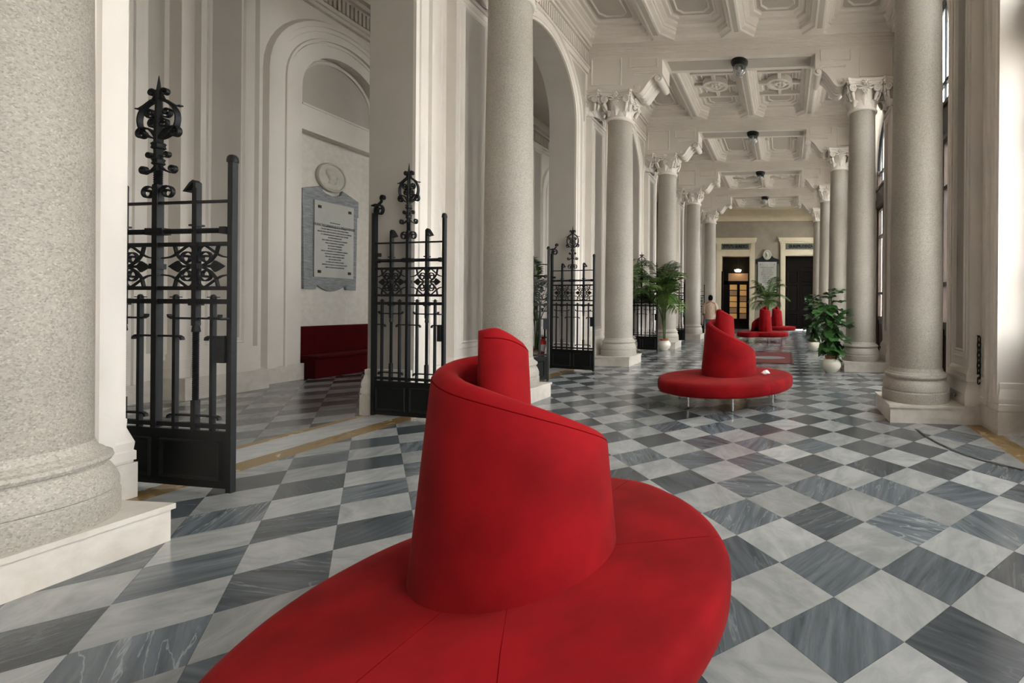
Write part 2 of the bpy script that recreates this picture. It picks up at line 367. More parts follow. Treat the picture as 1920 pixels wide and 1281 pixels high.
for wall, X, sg, HW_ in ((wall_left, WL, 1, HW), (wall_right, WR, -1, HWR)):
    a0 = MB(); arch_sweep(a0, X, sg, 0, HW_, SPR, .30, PROF); am = a0.mesh('archivolt', 'plaster', True, 25)
    sp = []
    for q in (-1, 1):
        p0 = MB(); P = [(q*y, z) for y, z in arc(0, SPR, HW_ + .38, math.radians(6), math.radians(66), 10)] + [(q*.95, 7.52), (q*(D/2 - .50), 7.52), (q*(D/2 - .50), SPR + .19)]
        p0.prism(P, lambda u, v, d: (X + sg*d, u, v), .0, .008)
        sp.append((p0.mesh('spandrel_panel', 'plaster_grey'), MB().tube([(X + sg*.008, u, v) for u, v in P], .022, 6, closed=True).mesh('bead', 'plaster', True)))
    f0 = MB(); L = D/2 - .37
    f0.box(X, -L, 7.58, X + sg*.05, L, 7.70); f0.box(X, -L, 7.70, X + sg*.08, L, 7.76); f0.box(X, -L, 8.16, X + sg*.09, L, 8.22); f0.box(X, -L, 8.22, X + sg*.15, L, 8.30); f0.box(X, -L, 7.76, X + sg*.02, L, 8.16)
    fm = f0.mesh('frieze', 'plaster')
    g0 = MB()
    for k in range(int(2*L/.092)): y = -L + .05 + k*.092; g0.box(X + sg*.02, y, 7.82, X + sg*.055, y + .055, 8.11)
    gm = g0.mesh('fluting', 'plaster')
    for c in SEEN:
        link('archivolt', am, wall, (0, c, 0)); fr = link('frieze', fm, wall, (0, c, 0)); tag(link('fluting', gm, fr), kind='stuff')
        for pm, bm in sp:
            o = link('spandrel_panel', pm, wall, (0, c, 0)); link('bead', bm, o)
    # piers: marble foot, pilaster with sunk panel
    q = MB(); w = D/2 - HW_
    q.box(X + sg*.06, -w - .06, 0, X - sg*.71, w + .06, .28); q.box(X + sg*.045, -w - .045, .28, X - sg*.70, w + .045, .30); qm = q.mesh('pier_base', 'marble_cream')
    ft = MB(); rings = []
    for z, e in ((.30, .055), (.37, .055), (.38, .045), (.44, .05), (.50, .035), (.56, .02), (.60, .022), (.63, .022), (.64, .0)):
        rings.append([(X + sg*e, -w - e, z), (X + sg*e, w + e, z), (X - sg*(.65 + e), w + e, z), (X - sg*(.65 + e), -w - e, z)])
    ft.loft(rings, cap0=False); ftm = ft.mesh('pier_foot', 'plaster')
    p = MB(); PX = X + sg*.16
    PW = .42 if sg > 0 else .33; p.box(X - sg*.05, -PW, .24, PX, PW, 6.46)
    for z0, z1, e0, e1 in ((.24, .40, .09, .09), (.40, .56, .085, .035), (.56, .60, .06, .06), (.60, .66, .05, .05), (.66, .74, .035, .0)):
        p.add([(X, -PW-e0, z0), (PX+sg*e0, -PW-e0, z0), (PX+sg*e0, PW+e0, z0), (X, PW+e0, z0), (X, -PW-e1, z1), (PX+sg*e1, -PW-e1, z1), (PX+sg*e1, PW+e1, z1), (X, PW+e1, z1)], [(0,1,5,4),(1,2,6,5),(2,3,7,6),(4,5,6,7)])
    p.box(X, -PW-.03, 6.38, PX + sg*.03, PW+.03, 6.44); pm_ = p.mesh('pilaster', 'plaster')
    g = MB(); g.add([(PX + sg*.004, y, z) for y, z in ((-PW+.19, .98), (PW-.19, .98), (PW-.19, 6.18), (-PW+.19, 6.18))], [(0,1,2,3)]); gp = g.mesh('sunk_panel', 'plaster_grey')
    f = MB(); F = lambda u, v, d: (PX + sg*d, u, v); f.frame(F, -PW+.15, .94, PW-.15, 6.22, .05, .022); f.frame(F, -PW+.07, .86, PW-.07, 6.30, .03, .012); fb = f.mesh('bead', 'plaster')
    s = MB()
    for q_ in (-1, 1):
        F2 = lambda u, v, d: (X + sg*d, u, v); a, b = sorted((q_*(.50), q_*(w - .34))); s.frame(F2, a, .45, b, 6.9, .03, .014)
    sm = s.mesh('strip_bead', 'plaster')
    for y in YC:
        o = link('pier_base', qm, wall, (0, y, 0)); rnd_attr(o) if 'rnd' not in o.data.attributes else None
        link('pier_foot', ftm, wall, (0, y, 0))
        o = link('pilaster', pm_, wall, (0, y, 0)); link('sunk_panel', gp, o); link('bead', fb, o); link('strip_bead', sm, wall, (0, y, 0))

SH = -.18; wall_right.location.y = SH            # the window side stands slightly nearer
# ------------------------------------------------------------------ ceiling: beams and coffers
mb = MB(); mb.box(-10.3, YBACK, 8.86, 3.32, YEND, 9.05); ceiling = structure('ceiling', mb, 'plaster')
b = MB(); OX = 1.95; BT = .36
fxy = lambda u, v, d: (u, d, v)
curve = [(.48, 7.13), (.56, 7.09), (.64, 7.10), (.70, 7.15), (.78, 7.25), (.88, 7.40), (.96, 7.48), (1.05, 7.53)]
for P in ([(WL, 7.13)] + [(XL + u, v) for u, v in curve] + [(CX-OX, 7.53), (CX-OX, 8.9), (WL, 8.9)], [(CX-OX, 7.90), (CX+OX, 7.90), (CX+OX, 8.9), (CX-OX, 8.9)], [(WR, 7.13)] + [(XR - u, v) for u, v in curve] + [(CX+OX, 7.53), (CX+OX, 8.9), (WR, 8.9)]):
    b.prism(P, fxy, -BT, BT)
for s in (-1, 1):
    for z0, z1, e in ((8.06, 8.10, .02), (8.10, 8.16, .035), (8.16, 8.22, .055), (8.22, 8.30, .08)): b.box(WL, s*BT, z0, WR, s*(BT+e), z1)
    F = lambda u, v, d: (u, s*(BT+d), v)
    for q in (-1, 1):
        X = lambda v: CX + q*v
        for u0, u1, v0, v1 in ((3.02, 3.84, 7.26, 7.98), (2.06, 2.82, 7.68, 7.98), (2.06, 2.70, 7.52, 7.60)):
            a, c = sorted((X(u0), X(u1))); b.frame(F, a, v0, c, v1, .045, .02)
beam_m = b.mesh('beam', 'plaster')
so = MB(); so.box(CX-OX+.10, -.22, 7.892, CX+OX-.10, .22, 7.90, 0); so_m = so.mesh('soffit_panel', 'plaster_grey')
def console(q):
    mb = MB(); o = []
    s2 = spiral(.56, 7.19, .02, .125, PI*1.5 - 2*PI*1.4, 1.4, 26)
    mid = [(p.x, p.y) for p in catmull([(.56, 7.065), (.65, 7.075), (.73, 7.155), (.82, 7.285), (.92, 7.41), (1.034, 7.50)], 6)][1:-1]
    s1 = spiral(1.115, 7.42, .115, .02, PI*.75, -1.5, 30)
    P = [(q*x, z) for x, z in s2 + mid + s1]
    mb.ribbon(P, .76, .05); mb.tube([(q*1.115, -.42, 7.42), (q*1.115, .42, 7.42)], .055, 12); mb.tube([(q*.56, -.41, 7.19), (q*.56, .41, 7.19)], .05, 12)
    for dx in (-.16, 0, .16): mb.ribbon([(q*x, z-.03) for x, z in mid], .05, .03, y=dx)
    return mb.mesh('scroll_bracket', 'plaster', True, 35)
cons = {-1: console(-1), 1: console(1)}
for y in YC:
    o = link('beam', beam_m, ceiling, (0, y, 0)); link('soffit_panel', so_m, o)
    link('scroll_bracket', cons[1], o, (XL, 0, 0)); link('scroll_bracket', cons[-1], o, (XR, 0, 0))
def octo(x0, x1, y0, y1, c, z):
    c = max(c, .0005)
    return [(x0+c,y0,z),(x1-c,y0,z),(x1,y0+c,z),(x1,y1-c,z),(x1-c,y1,z),(x0+c,y1,z),(x0,y1-c,z),(x0,y0+c,z)]
XS = [WL, CX - 2.02, CX, CX + 2.02, WR]
def coffer(k, L):
    mb = MB(); x0, x1 = XS[k], XS[k+1]; y0, y1 = -L/2, L/2; side = k in (0, 3); ch = .0 if side else .30
    steps = [(0, 8.30, 0), (.11, 8.30, 1), (.13, 8.34, 1), (.21, 8.38, 1), (.22, 8.46, 1), (.24, 8.46, 1), (.26, 8.52, 1), (.34, 8.56, 1), (.35, 8.62, 1), (.44, 8.62, 1), (.47, 8.66, 1), (.52, 8.66, 1)]
    rings = []
    for e, z, w in steps:
        ey = e if e else 0
        rings.append(octo(x0+e, x1-e, y0+ey, y1-ey, (ch + (.11 - e)*.42 if not side else .06) if w else 0, z))
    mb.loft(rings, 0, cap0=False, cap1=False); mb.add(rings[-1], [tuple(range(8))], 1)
    e = .60; mb.loft([octo(x0+e, x1-e, y0+e, y1-e, .14, 8.66), octo(x0+e+.02, x1-e-.02, y0+e+.02, y1-e-.02, .14, 8.63), octo(x0+e+.05, x1-e-.05, y0+e+.05, y1-e-.05, .13, 8.66)], 0, cap0=False, cap1=False)
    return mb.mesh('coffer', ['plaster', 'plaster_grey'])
LB = D - 2*BT
cof = [coffer(k, LB) for k in range(4)]
def cross_panel(x0, x1):
    """cross ribs with an oval ring"""
    mb = MB(); xc = (x0+x1)/2; z0, z1 = 8.52, 8.66
    for y in (-.72, 0, .72): mb.box(x0+.36, y-.05, z0, x1-.36, y+.05, z1)
    mb.box(xc-.05, -.72, z0, xc+.05, .72, z1)
    n = 28; el = lambda a, b, z: [(xc + a*math.cos(2*PI*i/n), b*math.sin(2*PI*i/n), z) for i in range(n)]
    mb.loft([el(.40, .36, z1), el(.40, .36, z0-.02), el(.30, .27, z0-.02), el(.28, .25, z0+.03), el(.0, .0, z0+.03)], 0, cap0=False, cap1=False)
    return mb.mesh('cross_rib', 'plaster')
def rosette(xc):
    mb = MB()
    for k in range(8):
        a = 2*PI*k/8; r = .13
        mb.lathe([(.001, -.06), (.05, -.04), (.06, 0), (.03, .03)], 8, (xc + r*math.cos(a)*1.1, r*math.sin(a), 8.53))
    mb.lathe([(.001, -.08), (.05, -.06), (.07, 0), (.05, .04)], 10, (xc, 0, 8.53)); return mb.mesh('rosette', 'plaster', True)
crs = [cross_panel(XS[k], XS[k+1]) for k in (1, 2)]; rss = [rosette((XS[k]+XS[k+1])/2) for k in (1, 2)]
bud = MB().lathe([(.001, -.06), (.06, -.05), (.09, -.01), (.08, .03)], 10).mesh('boss', 'plaster', True)
rib = MB(); rib.box(-.06, -LB/2 + .36, 8.292, .06, LB/2 - .36, 8.30); rib_m = rib.mesh('rib_panel', 'plaster_grey')
for i, y in enumerate(YC):
    yc = y + D/2
    for k in range(4):
        o = link('coffer', cof[k], ceiling, (0, yc, 0)); xc = (XS[k]+XS[k+1])/2
        if k in (1, 2):
            if i % 2 == 0: link('cross_rib', crs[k-1], o); link('rosette', rss[k-1], o)
            else:
                for s in (-1, 1): link('boss', bud, o, (xc + s*.58, 0, 8.60))
        else: link('boss', bud, o, (xc + (.5 if k == 0 else -.5), 0, 8.60))
    for x in XS[1:4]: link('rib_panel', rib_m, ceiling, (x, yc, 0))

# ------------------------------------------------------------------ hall behind the arcade
HX = -9.85
HB = [c for c in BAYS if c > -2]
mb = MB(); arcade(mb, HX, -10.10, YHALL, YEND, HB, .92, 6.0, 8.9); mb.box(-10.12, YHALL, 0, -10.3, YEND, 8.9, 1)
wall_hall = structure('wall_west', mb, ['plaster', 'stucco'])
P1 = [(.02, 0), (.02, .03), (.05, .03), (.06, 0)]
P2 = [(.30, 0), (.30, .07), (.34, .07), (.35, .04), (.47, .04), (.48, .06), (.56, .06), (.57, .09), (.66, .09), (.68, .05), (.70, .0)]
a1 = MB(); arch_sweep(a1, HX, 1, 0, .92, 6.02, .30, P2); arch_sweep(a1, HX, 1, 0, .92, 6.0, 4.2, [(.24, 0), (.24, .03), (.28, .03), (.29, 0)])
hm = a1.mesh('archivolt', 'plaster', True, 25)
lt = MB(); lt.box(-10.1, -.92, 5.12, HX, .92, 5.62); lt.box(-10.1, -.92, 5.62, HX + .02, .92, 5.66); lm = lt.mesh('lintel', 'plaster')
lu = MB(); A = [(.86, 5.70)] + arc(0, 6.0, .86, 0, PI, 20) + [(-.86, 5.70)]; lu.prism(A, lambda u, v, d: (-10.1 + d, u, v), 0, .02); lum = lu.mesh('lunette_panel', 'plaster_grey')
lb = MB(); lb.tube([(-10.06, u, v) for u, v in [(.84, 5.70)] + arc(0, 6.0, .84, 0, PI, 20) + [(-.84, 5.70)]], .035, 6, closed=True); lbm = lb.mesh('bead', 'plaster', True)
for c in HB:
    link('archivolt', hm, wall_hall, (0, c, 0)); link('lintel', lm, wall_hall, (0, c, 0)); o = link('lunette_panel', lum, wall_hall, (0, c, 0)); link('bead', lbm, o)
hp = MB(); hp.box(HX - .05, -.50, .35, HX + .22, .50, 7.72); hp.box(HX, -.34, .35, HX + .34, .34, 7.72)
for z0, z1, e in ((.35, .50, .07), (.50, .62, .05), (.62, .72, .02)): hp.box(HX, -.50-e, z0, HX+.22+e, .50+e, z1); hp.box(HX, -.34-e, z0, HX+.34+e, .34+e, z1)
hp_m = hp.mesh('pilaster', 'plaster')
hb = MB(); FH = lambda u, v, d: (HX + .34 + d, u, v); hb.frame(FH, -.27, .85, .27, 7.5, .04, .02); hb_m = hb.mesh('bead', 'plaster')
hg = MB(); hg.add([(HX+.345, y, z) for y, z in ((-.2, .95), (.2, .95), (.2, 7.4), (-.2, 7.4))], [(0,1,2,3)]); hg_m = hg.mesh('sunk_panel', 'plaster_grey')
wg = MB()
for s in (-1, 1): wg.add([(HX+.004, s*y, z) for y, z in ((.56, .75), (.74, .75), (.74, 7.7), (.56, 7.7))], [(0,1,2,3)])
wg_m = wg.mesh('wall_panel', 'plaster_grey')
hbase = MB(); w = D/2 - .92; hbase.box(-10.12, -w - .03, 0, HX + .05, w + .03, .33); hbase.box(HX, -.58, 0, HX + .45, .58, .35); hbm = hbase.mesh('pier_base', 'marble_cream')
hc = MB()
for z0, z1, e in ((7.72, 7.80, .10), (7.80, 7.88, .16), (7.88, 8.30, .05), (8.30, 8.40, .16), (8.40, 8.54, .30), (8.54, 8.86, .10)): hc.box(HX, -D/2, z0, HX + e, D/2, z1)
for k in range(50): y = -D/2 + k*D/50; hc.box(HX + .05, y, 7.94, HX + .10, y + .055, 8.24)
hcm = hc.mesh('frieze', 'plaster')
for y in YC:
    o = link('pilaster', hp_m, wall_hall, (0, y, 0)); link('bead', hb_m, o); link('sunk_panel', hg_m, o); link('wall_panel', wg_m, wall_hall, (0, y, 0))
    o = link('pier_base', hbm, wall_hall, (0, y, 0)); rnd_attr(o) if 'rnd' not in o.data.attributes else None
    link('frieze', hcm, wall_hall, (0, y + D/2, 0))
mb = MB(); mb.box(-10.3, YHALL - .2, 0, -5.85, YHALL, 8.9); structure('wall_south', mb, 'plaster')
mb = MB(); mb.box(-5.85, YBACK - .2, 0, 3.32, YBACK, 8.9); structure('wall_light_stop', mb, 'plaster')  # unseen wall, set close behind the camera to shut out light from there

# ------------------------------------------------------------------ end wall and its doors
DL = (-4.46, -2.51, 5.05); DR = (-.04, 1.98, 5.05)
mb = MB(); zt = 5.05
for x0, x1, z0, z1 in ((-10.3, DL[0], 0, 8.9), (DL[1], DR[0], 0, 8.9), (DR[1], 3.32, 0, 8.9), (DL[0], DL[1], zt, 8.9), (DR[0], DR[1], zt, 8.9)): mb.box(x0, YEND, z0, x1, YEND + .9, z1)
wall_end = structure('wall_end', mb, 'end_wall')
mb = MB()
for z0, z1, e in ((7.45, 7.62, .05), (7.62, 7.72, .10), (7.72, 8.22, .04), (8.22, 8.30, .14), (8.30, 8.42, .22), (8.42, 8.86, .1)): mb.box(WL, YEND - e, z0, WR, YEND, z1)
co = mb.build('cornice', 'cream', wall_end)
mb = MB()
for k in range(84): x = WL + .05 + k*.093; mb.box(x, YEND - .08, 7.80, x + .055, YEND - .04, 8.14)
tag(mb.build('fluting', 'cream', co), kind='stuff')
for x in (-4.2, -2.0, -.2, 1.6):
    mb = MB(); mb.tube([(x, YEND - .03, 7.97), (x, YEND - .12, 7.97)], .13, 14); mb.build('roundel', 'cream', co)
mb = MB()
for x0, x1 in ((WL, DL[0]-.35), (DL[1]+.35, DR[0]-.35), (DR[1]+.35, WR)): mb.box(x0, YEND - .05, 0, x1, YEND, .46); mb.box(x0, YEND - .03, .46, x1, YEND, .52)
structure('baseboard_end', mb, 'cream')
def door_surround(n, x0, x1):
    t = MB(); Y = YEND
    for a, b_ in ((x0 - .36, x0), (x1, x1 + .36)): t.box(a, Y - .10, 0, b_, Y, zt + .36); t.box(a + .04, Y - .14, 0, b_ - .04, Y - .10, zt + .30)
    t.box(x0, Y - .10, zt, x1, Y, zt + .36); t.box(x0 - .02, Y - .14, zt + .04, x1 + .02, Y - .10, zt + .30)
    t.box(x0 - .36, Y - .12, zt + .36, x1 + .36, Y, zt + .40)
    t.box(x0 - .36, Y - .08, zt + .40, x1 + .36, Y, zt + .88)
    t.box(x0 - .40, Y - .16, zt + .88, x1 + .40, Y, zt + .98); t.box(x0 - .46, Y - .24, zt + .98, x1 + .46, Y, zt + 1.14); t.box(x0 - .50, Y - .28, zt + 1.14, x1 + .50, Y, zt + 1.22)
    d = structure('trim_%d' % n, t, 'cream')
    for a in (x0 - .32, x1 + .10):
        for k in range(3): g = MB(); g.box(a + k*.075, Y - .13, zt + .44, a + k*.075 + .055, Y - .08, zt + .84); g.build('triglyph', 'cream', d)
    s = MB(); s.box(x0, Y - .10, zt + .44, x1, Y - .08, zt + .84); s.build('sign_panel', 'sign_panel', d)
    return d
def text(body, size, loc, rot, parent, m='letter', name='lettering', ex=.002, ls=1., sx=1., lh=1., bold=0.):
    cu = bpy.data.curves.new(name, 'FONT'); cu.body = body; cu.size = size; cu.align_x = 'CENTER'; cu.align_y = 'CENTER'; cu.extrude = ex; cu.offset = bold
    cu.space_character = ls; cu.space_line = lh; cu.materials.append(MAT[m]); cu.resolution_u = 2
    o = link(name, cu, parent, loc, rot, (sx, 1, 1)); dg = bpy.context.evaluated_depsgraph_get()
    me = bpy.data.meshes.new_from_object(o.evaluated_get(dg)); bpy.data.objects.remove(o); me.name = name
    return link(name, me, parent, loc, rot, (sx, 1, 1))
s1 = door_surround(1, DL[0], DL[1]); text('ISTITUTO GIURIDICO', .27, ((DL[0]+DL[1])/2, YEND - .104, zt + .64), (PI/2, 0, 0), s1, sx=.66, bold=.012)
s2 = door_surround(2, DR[0], DR[1]); text('GIURISPRUDENZA', .27, ((DR[0]+DR[1])/2, YEND - .104, zt + .64), (PI/2, 0, 0), s2, sx=.74, bold=.012)
# glazed door, lit from behind
Y = YEND + .55
mb = MB(); mb.box(DL[0], Y, 4.1, DL[1], Y + .1, zt); mb.box(DL[0], Y, 0, DL[0]+.42, Y + .1, 4.1); mb.box(DL[1]-.15, Y, 0, DL[1], Y + .1, 4.1); mb.box(DL[0], Y, 3.10, DL[1], Y + .1, 3.36)
d1 = structure('door_1', mb, 'wood_black')
mb = MB(); mb.box(DL[0]+.42, Y + .03, 3.36, DL[1]-.15, Y + .06, 3.9); mb.build('transom_pane', 'lit_pane_dim', d1)
mb = MB(); mb.box(DL[0]+.42, Y, 3.9, DL[1]-.15, Y + .1, 4.1); mb.build('top_rail', 'wood_black', d1)
for x0, x1, mm in ((-4.04, -3.33, 'lit_pane'), (-3.33, -2.66, 'lit_pane')):
    mb = MB(); mb.box(x0, Y + .02, 0, x1, Y + .08, .66); lf = mb.build('door_leaf', 'wood_black', d1)
    mb = MB(); mb.box(x0, Y + .02, .66, x0 + .1, Y + .08, 3.1); mb.box(x1 - .1, Y + .02, .66, x1, Y + .08, 3.1); mb.build('stile', 'wood_black', lf)
    for k in range(6):
        z = .68 + k*.405
        mb = MB(); mb.box(x0 + .1, Y + .04, z + .03, x1 - .1, Y + .06, z + .40); mb.build('pane', 'lit_pane' if (k + (x0 > -3.5)) % 3 != 1 else 'lit_pane_dim', lf)
        mb = MB(); mb.box(x0 + .1, Y + .02, z - .02, x1 - .1, Y + .08, z + .03); mb.build('rail', 'wood_black', lf)
mb = MB(); mb.box(DL[0] + .02, YEND - .02, 0, DL[0] + .10, Y, 4.0); mb.build('open_shutter', 'wood_black', d1)
mb = MB(); mb.box(DL[0], Y + .12, 0, DL[1], Y + .14, zt); mb.build('backing', 'wood_black', d1)
# panelled wooden door
mb = MB(); Y = YEND + .30; mb.box(DR[0], Y, .04, DR[1], Y + .1, zt); d2 = structure('door_2', mb, 'wood_black')
for x0, x1 in ((DR[0], (DR[0]+DR[1])/2 - .01), ((DR[0]+DR[1])/2 + .01, DR[1])):
    mb = MB(); mb.box(x0 + .02, Y - .05, .05, x1 - .02, Y, 4.2); lf = mb.build('door_leaf', 'wood_black', d2)
    for z0, z1 in ((.25, 1.1), (1.3, 3.1), (3.25, 4.05)):
        mb = MB(); F = lambda u, v, d: (u, Y - .05 - d, v); mb.frame(F, x0 + .15, z0, x1 - .15, z1, .06, .03); mb.box(x0 + .26, Y - .065, z0 + .11, x1 - .26, Y - .05, z1 - .11); mb.build('door_panel', 'wood_black', lf)
mb = MB(); mb.box(DR[0] + .1, Y - .04, 4.3, DR[1] - .1, Y, zt - .1); mb.build('top_panel', 'wood_black', d2)
mb = MB(); mb.lathe([(.001, 0), (.14, .01), (.20, .05), (.25, .16), (.10, .2), (.03, .22)], 16, ((DL[0]+DL[1])/2 + .15, YEND + .2, 3.95))
lamp = tag(mb.build('hanging_lamp', 'lamp_glow', None, True), 'small glowing ceiling lamp hanging inside the glazed end doorway', 'lamp')
mb = MB(); mb.tube([((DL[0]+DL[1])/2 + .15, YEND + .2, 4.16), ((DL[0]+DL[1])/2 + .15, YEND + .2, 5.05)], .01, 6); mb.build('rod', 'iron', lamp)

# ------------------------------------------------------------------ windows on the daylight side
def window(n, c):
    X0, X1 = 3.04, 3.14
    mb = MB(); hw = HWR
    for s in (-1, 1): mb.box(X0 - .02, c + s*(hw - .14), 0, X1 + .02, c + s*hw, SPR)
    mb.box(X0 - .06, c - hw, 4.86, X1 + .02, c + hw, 5.12); mb.box(X0 - .03, c - hw, 5.12, X1, c + hw, 5.42); mb.box(X0 - .07, c - hw, 5.42, X1, c + hw, 5.50)
    w = structure('window_%d' % n, mb, 'wood')
    m_ = MB()
    A = [(c + (hw - .07)*math.cos(PI*i/20), SPR + (hw - .07)*math.sin(PI*i/20)) for i in range(21)]
    m_.tube([(X0 + .04, *p) for p in A], .06, 6); m_.build('arch_frame', 'iron', w)
    m_ = MB(); m_.box(X0 + .02, c - hw + .1, SPR - .16, X1 - .02, c + hw - .1, SPR - .09); m_.build('glazing_bar', 'iron', w)
    for k in range(-3, 4):
        y = c + k*.34; top = SPR + math.sqrt(max(.01, (hw - .07)**2 - (k*.34)**2))
        m_ = MB(); m_.box(X0 + .03, y - .018, 5.5, X1 - .03, y + .018, top); m_.build('glazing_bar', 'iron', w)
    g = MB(); g.prism([(c - hw + .1, 5.5)] + [(c + (hw - .08)*math.cos(PI - PI*i/20), SPR + (hw - .08)*math.sin(PI*i/20)) for i in range(21)] + [(c + hw - .1, 5.5)], lambda u, v, d: (d, u, v), X0 + .05, X0 + .058)
    g.build('fan_pane', 'pane', w)
    edges = [c - hw + .14, c - .62, c + .62, c + hw - .14]
    for i in range(3):
        y0, y1 = edges[i] + .01, edges[i+1] - .01
        leafs = [(y0, y1)] if i != 1 else [(y0, c - .005), (c + .005, y1)]
        for a, b_ in leafs:
            t = .085
            m_ = MB(); m_.box(X0, a, .02, X1, a + t, 4.84); m_.box(X0, b_ - t, .02, X1, b_, 4.84); lf = m_.build('leaf_frame', 'wood', w)
            for z0, z1 in ((.02, .16), (1.14, 1.28), (1.98, 2.06), (3.84, 3.92), (4.74, 4.84)):
                m_ = MB(); m_.box(X0 + .005, a + t, z0, X1 - .005, b_ - t, z1); m_.build('rail', 'wood', lf)
            m_ = MB(); m_.box(X0 + .03, a + t, .16, X1 - .03, b_ - t, 1.14); m_.frame(lambda u, v, d: (X0 + .03 - d, u, v), a + t + .05, .24, b_ - t - .05, 1.06, .04, .02); m_.build('panel', 'wood', lf)
            for z0, z1 in ((1.28, 1.98), (2.06, 3.84), (3.92, 4.74)):
                m_ = MB(); m_.box(X0 + .045, a + t, z0, X0 + .052, b_ - t, z1); m_.build('pane', 'pane', lf)
for n, c in enumerate(BAYS): window(n + 1, c + SH)

# ------------------------------------------------------------------ columns
base_m = MB().lathe([(.455, .24), (.46, .25), (.46, .38), (.448, .39), (.446, .402), (.455, .41), (.455, .45), (.442, .495), (.422, .54), (.408, .558), (.408, .572), (.424, .578), (.433, .598), (.428, .62), (.405, .632), (.398, .646), (.378, .66), (.368, .69), (.362, .71)], 56).mesh('base', 'granite_base', True, 32)
shaft_m = MB().lathe([(.361, .705), (.360, 1.5), (.357, 2.4), (.350, 3.4), (.340, 4.5), (.328, 5.5), (.318, 6.2), (.316, 6.38), (.322, 6.40)], 56).mesh('shaft', 'granite', True)
ast_m = MB().lathe([(.318, 6.395), (.345, 6.40), (.365, 6.425), (.365, 6.45), (.35, 6.47), (.33, 6.475), (.33, 6.50), (.318, 6.51)], 48).mesh('astragal', 'plaster', True, 50)
bell_m = MB().lathe([(.315, 6.50), (.315, 6.62), (.325, 6.75), (.35, 6.88), (.375, 6.96), (.375, 6.98)], 40).mesh('bell', 'plaster', True)
def abacus(z, r, c): 
    P = []
    for k in range(4):
        a = PI/2*k
        for i in range(9):
            t = -1 + 2*i/8; y = t*r; x = r - (r - c)*(1 - t*t)
            if abs(t) == 1: y *= .90
            P.append((x*math.cos(a) - y*math.sin(a), x*math.sin(a) + y*math.cos(a), z))
    return P
ab_m = MB().loft([abacus(6.975, .40, .345), abacus(7.0, .415, .36), abacus(7.01, .43, .37), abacus(7.06, .435, .375), abacus(7.07, .455, .395), abacus(7.125, .46, .40)]).mesh('abacus', 'plaster')
def volute(q):
    vo = MB(); sp_ = spiral(0, 0, .092, .012, PI/2, -q*2.2, 40)
    vo.tube([(.405, q*.285 + u, 6.895 + v) for u, v in sp_], [.019 - .010*i/40 for i in range(41)], 7)
    vo.lathe([(.001, 0), (.085, 0), (.085, .05)], 18, (0, 0, 0)); n_ = 18*3
    for i in range(len(vo.v) - n_, len(vo.v)):
        x, y, z = vo.v[i]; vo.v[i] = (.36 + z*.8, q*.285 + x, 6.895 + y)
    vo.tube([(.395, q*y, z) for y, z in ((.285, 6.985), (.18, 6.975), (.10, 6.955), (.05, 6.93))], [.018, .02, .02, .012], 6)
    vo.tube([(.37 - .05*t, q*(.30 - .06*t), 6.80 - .17*t) for t in (0, .5, 1)], [.045, .04, .02], 7)
    return vo.mesh('volute', 'plaster', True, 50)
vo_m = {q: volute(q) for q in (-1, 1)}
def acanthus(h, out, w):
    mb = MB(); R = []
    N = 9
    for i in range(N):
        t = i/(N-1); x = .318 + .02*math.sin(t*PI) + out*max(0, t-.45)**1.6*2.2; z = 6.50 + h*(t - .28*max(0, t-.72)**1.3*6*.5)
        ww = w*(.55 + .45*math.sin(min(1, t*1.15)*PI*.8))*(1 + .16*math.cos(t*PI*7)) * (1 if t < .85 else .6)
        R.append([(x + .02*math.cos(k/6*PI*2)*(-1) - abs(k/6*2-1)**2*.03, (k/6*2-1)*ww, z - abs(k/6*2-1)**2*.02) for k in range(7)])
    mb.loft(R, closed=False, cap0=False, cap1=False)
    R2 = [[(x - .022, y, z) for x, y, z in r] for r in R]; mb.loft(R2, closed=False, cap0=False, cap1=False)
    return mb.mesh('acanthus_leaf', 'plaster', True)
lf1, lf2 = acanthus(.22, .20, .10), acanthus(.30, .22, .085)
fl = MB()
for k in range(7):
    a = 2*PI*k/6; r = .055 if k < 6 else 0; fl.lathe([(.001, -.028), (.022, -.02), (.03, 0), (.022, .02), (.001, .028)], 8, (.415 + (.02 if k == 6 else 0), r*math.cos(a), 7.02 + r*math.sin(a)))
for k in range(14): fl.lathe([(.001, -.022), (.02, -.012), (.02, .012), (.001, .022)], 7, (.375 + .012*(k % 2), -.055 + .0275*(k % 5), 6.86 - .035*(k//5) + .01*(k % 2)))
for s in (-1, 1): fl.tube([(.385 - .01*abs(2*i/8-1), s*(.05 + .17*i/8), 6.93 - .035*math.sin(PI*i/8)) for i in range(9)], .018, 6)
fl_m = fl.mesh('fleuron', 'plaster', True)
def capital(name, parent, loc, scale=None, wall_side=0):
    c = link(name, bell_m, parent, loc, None, scale); link('abacus', ab_m, c)
    for k in range(4):
        [link('volute', vo_m[q], c, None, (0, 0, PI/2*k)) for q in (-1, 1)]; link('fleuron', fl_m, c, None, (0, 0, PI/2*k))
    for k in range(8): link('acanthus_leaf', lf1 if k % 2 else lf2, c, None, (0, 0, PI/4*k))
    return c
def plinth(q):
    mb = MB(); x0, x1 = sorted((q*.46, -q*.72)); mb.box(x0, -.48, 0, x1, .48, .205); x0, x1 = sorted((q*.475, -q*.70)); mb.box(x0, -.495, .205, x1, .495, .24)
    me = mb.mesh('plinth', 'marble_cream'); a = me.attributes.new('rnd', 'FLOAT', 'FACE'); a.data.foreach_set('value', [.3]*len(me.polygons)); return me
pl = {1: plinth(1), -1: plinth(-1)}
